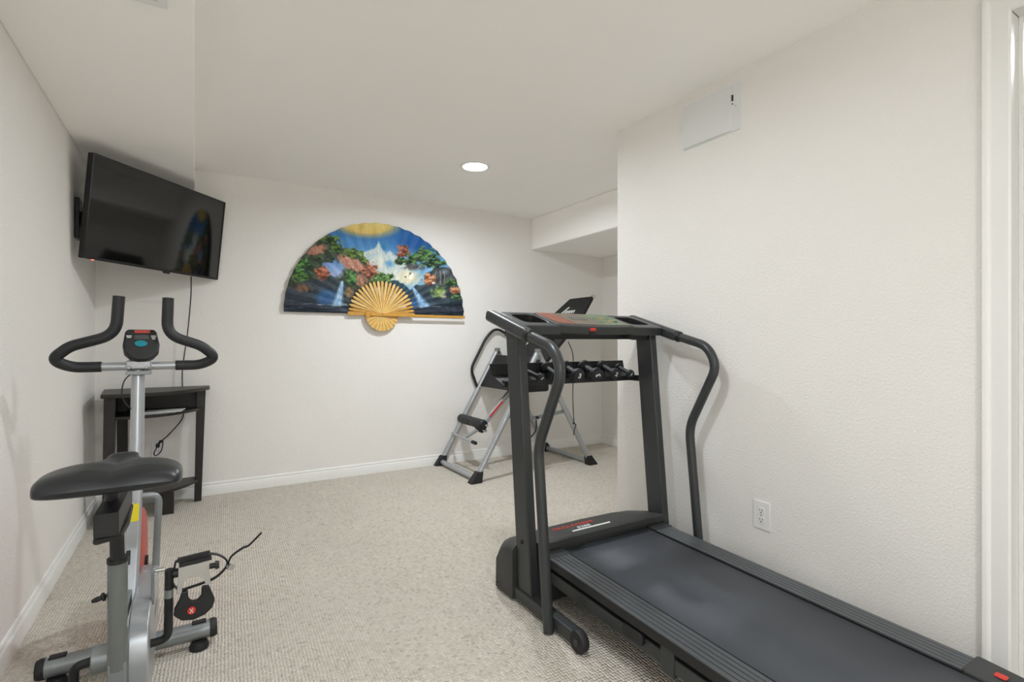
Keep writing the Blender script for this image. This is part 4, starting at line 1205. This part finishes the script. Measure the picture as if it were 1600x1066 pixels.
# script mark on the side of the bed that faces the room
tp = b0 + bd * (LB - 0.205) + Vector((0, 0.00, 0)) + bn_ * 0.036
sw = lambda a, b: tp + Vector((0, -a, 0)) + bd * b
MB().tube(catmull([sw(-0.13, -0.02), sw(-0.105, -0.03), (sw(-0.085, 0.01)), sw(-0.060, 0.055), sw(-0.045, 0.062), sw(-0.062, 0.030), sw(-0.080, -0.04)], 6), 0.004, 8).build('script_initial', 'white', bed)
for q in range(4):
    MB().tube(catmull([sw(-0.045 + q * 0.036, -0.025), sw(-0.040 + q * 0.036, 0.008), sw(-0.026 + q * 0.036, 0.012), sw(-0.018 + q * 0.036, -0.022)], 5), 0.0045, 8).build('script_letter', 'white', bed)
# black fabric panel in the crook of the left legs
fa = MB().hexa([(2.225, YN - 0.0, 0.682), (2.237, YN, 0.674), (2.237, YR_, 0.674), (2.225, YR_, 0.682), (2.392, YN, 0.962), (2.404, YN, 0.954), (2.404, YR_, 0.954), (2.392, YR_, 0.962)]).build('side_pouch', 'nylon', it, 0.003, label='black fabric pouch hung between the left legs')
MB().hexa([(2.30, YN + 0.02, 0.665), (2.55, YN + 0.02, 0.665), (2.55, YN + 0.16, 0.665), (2.30, YN + 0.16, 0.665), (2.34, YN + 0.03, 0.90), (2.56, YN + 0.03, 0.90), (2.56, YN + 0.15, 0.90), (2.34, YN + 0.15, 0.90)]).build('storage_bag', 'nylon', it, 0.02, seg=3)
# main shaft down to the ankle holder
s0, s1 = Vector((2.44, 3.88, 0.735)), Vector((2.055, 3.88, 0.352))
sd = (s1 - s0).normalized()
sh = MB().bar(s0, s1, 0.038, 0.038, (0, 0, 1)).build('height_shaft', 'silver', it, 0.005)
up_ = Vector((-sd.z, 0, sd.x))
if up_.z < 0:
    up_ = -up_
MB().prism([(0.24, -0.002), (0.42, -0.002), (0.42, 0.016), (0.24, 0.016)], s0 + Vector((0, -0.0195, 0)), sd, up_, (0, -1, 0), 0.0008).build('scale_print', 'redlabel', sh, label='red height scale on the shaft')
hl = MB()
for k in range(5):
    hl.prism(circ(0.005, 10, 0.10 + k * 0.026, -0.004), s0 + Vector((0, -0.0195, 0)), sd, up_, (0, -1, 0), 0.0008)
hl.build('adjustment_holes', 'slot', sh)
MB().bar(s1 - sd * 0.035, s1 + sd * 0.025, 0.075, 0.070).build('shaft_clamp', 'rubber', it, 0.012, seg=3)
MB().lathe([(0.006, 0), (0.006, 0.03), (0.012, 0.032), (0.012, 0.05)], s1 + Vector((0.0, -0.036, -0.01)), (0.2, -1, 0), 12).build('spring_pin', 'chrome', it)
MB().tube([(2.055, 3.88, 0.352), (1.955, 3.97, 0.268)], 0.015, 12).build('ankle_arm', 'silver', it)
fbar = MB().tube([(1.950, 3.80, 0.258), (1.950, 4.205, 0.270)], 0.0125, 14).build('foot_bar', 'silver', it)
MB().tube([(1.950, 3.755, 0.2567), (1.950, 3.815, 0.2585)], 0.0145, 14).build('rubber_end', 'rubber', fbar)
rb = MB().tube([(2.05, 3.74, 0.392), (2.05, 4.27, 0.392)], 0.010, 12).build('roller_bar', 'chrome', it)
for ya, yb2 in ((3.80, 4.01), (4.02, 4.24)):
    MB().lathe([(0.030, 0), (0.040, 0.008), (0.041, 0.02), (0.041, yb2 - ya - 0.02), (0.040, yb2 - ya - 0.008), (0.030, yb2 - ya)], (2.05, ya, 0.392), (0, 1, 0), 20).build('ankle_roller', 'foam', it)
MB().bar((2.05, 3.89, 0.392), (2.055, 3.88, 0.352), 0.03, 0.03, (1, 0, 0)).build('roller_post', 'silver2', it)
# tether hanging from the head of the bed to the right leg
th_ = MB().tube(catmull([(2.775, 3.60, 1.085), (2.765, 3.52, 0.95), (2.758, 3.515, 0.60), (2.772, 3.515, 0.40), (2.79, 3.512, 0.372), (2.77, 3.508, 0.33), (2.757, 3.505, 0.285)], 8), 0.004, 8).build('tether_cord', 'cord', it)
MB().lathe([(0.021, -0.006), (0.024, -0.006), (0.024, 0.006), (0.021, 0.006)], (2.772, YN, 0.385), (-0.56, 0, 0.94), 16).build('cord_clip', 'rubber', it)
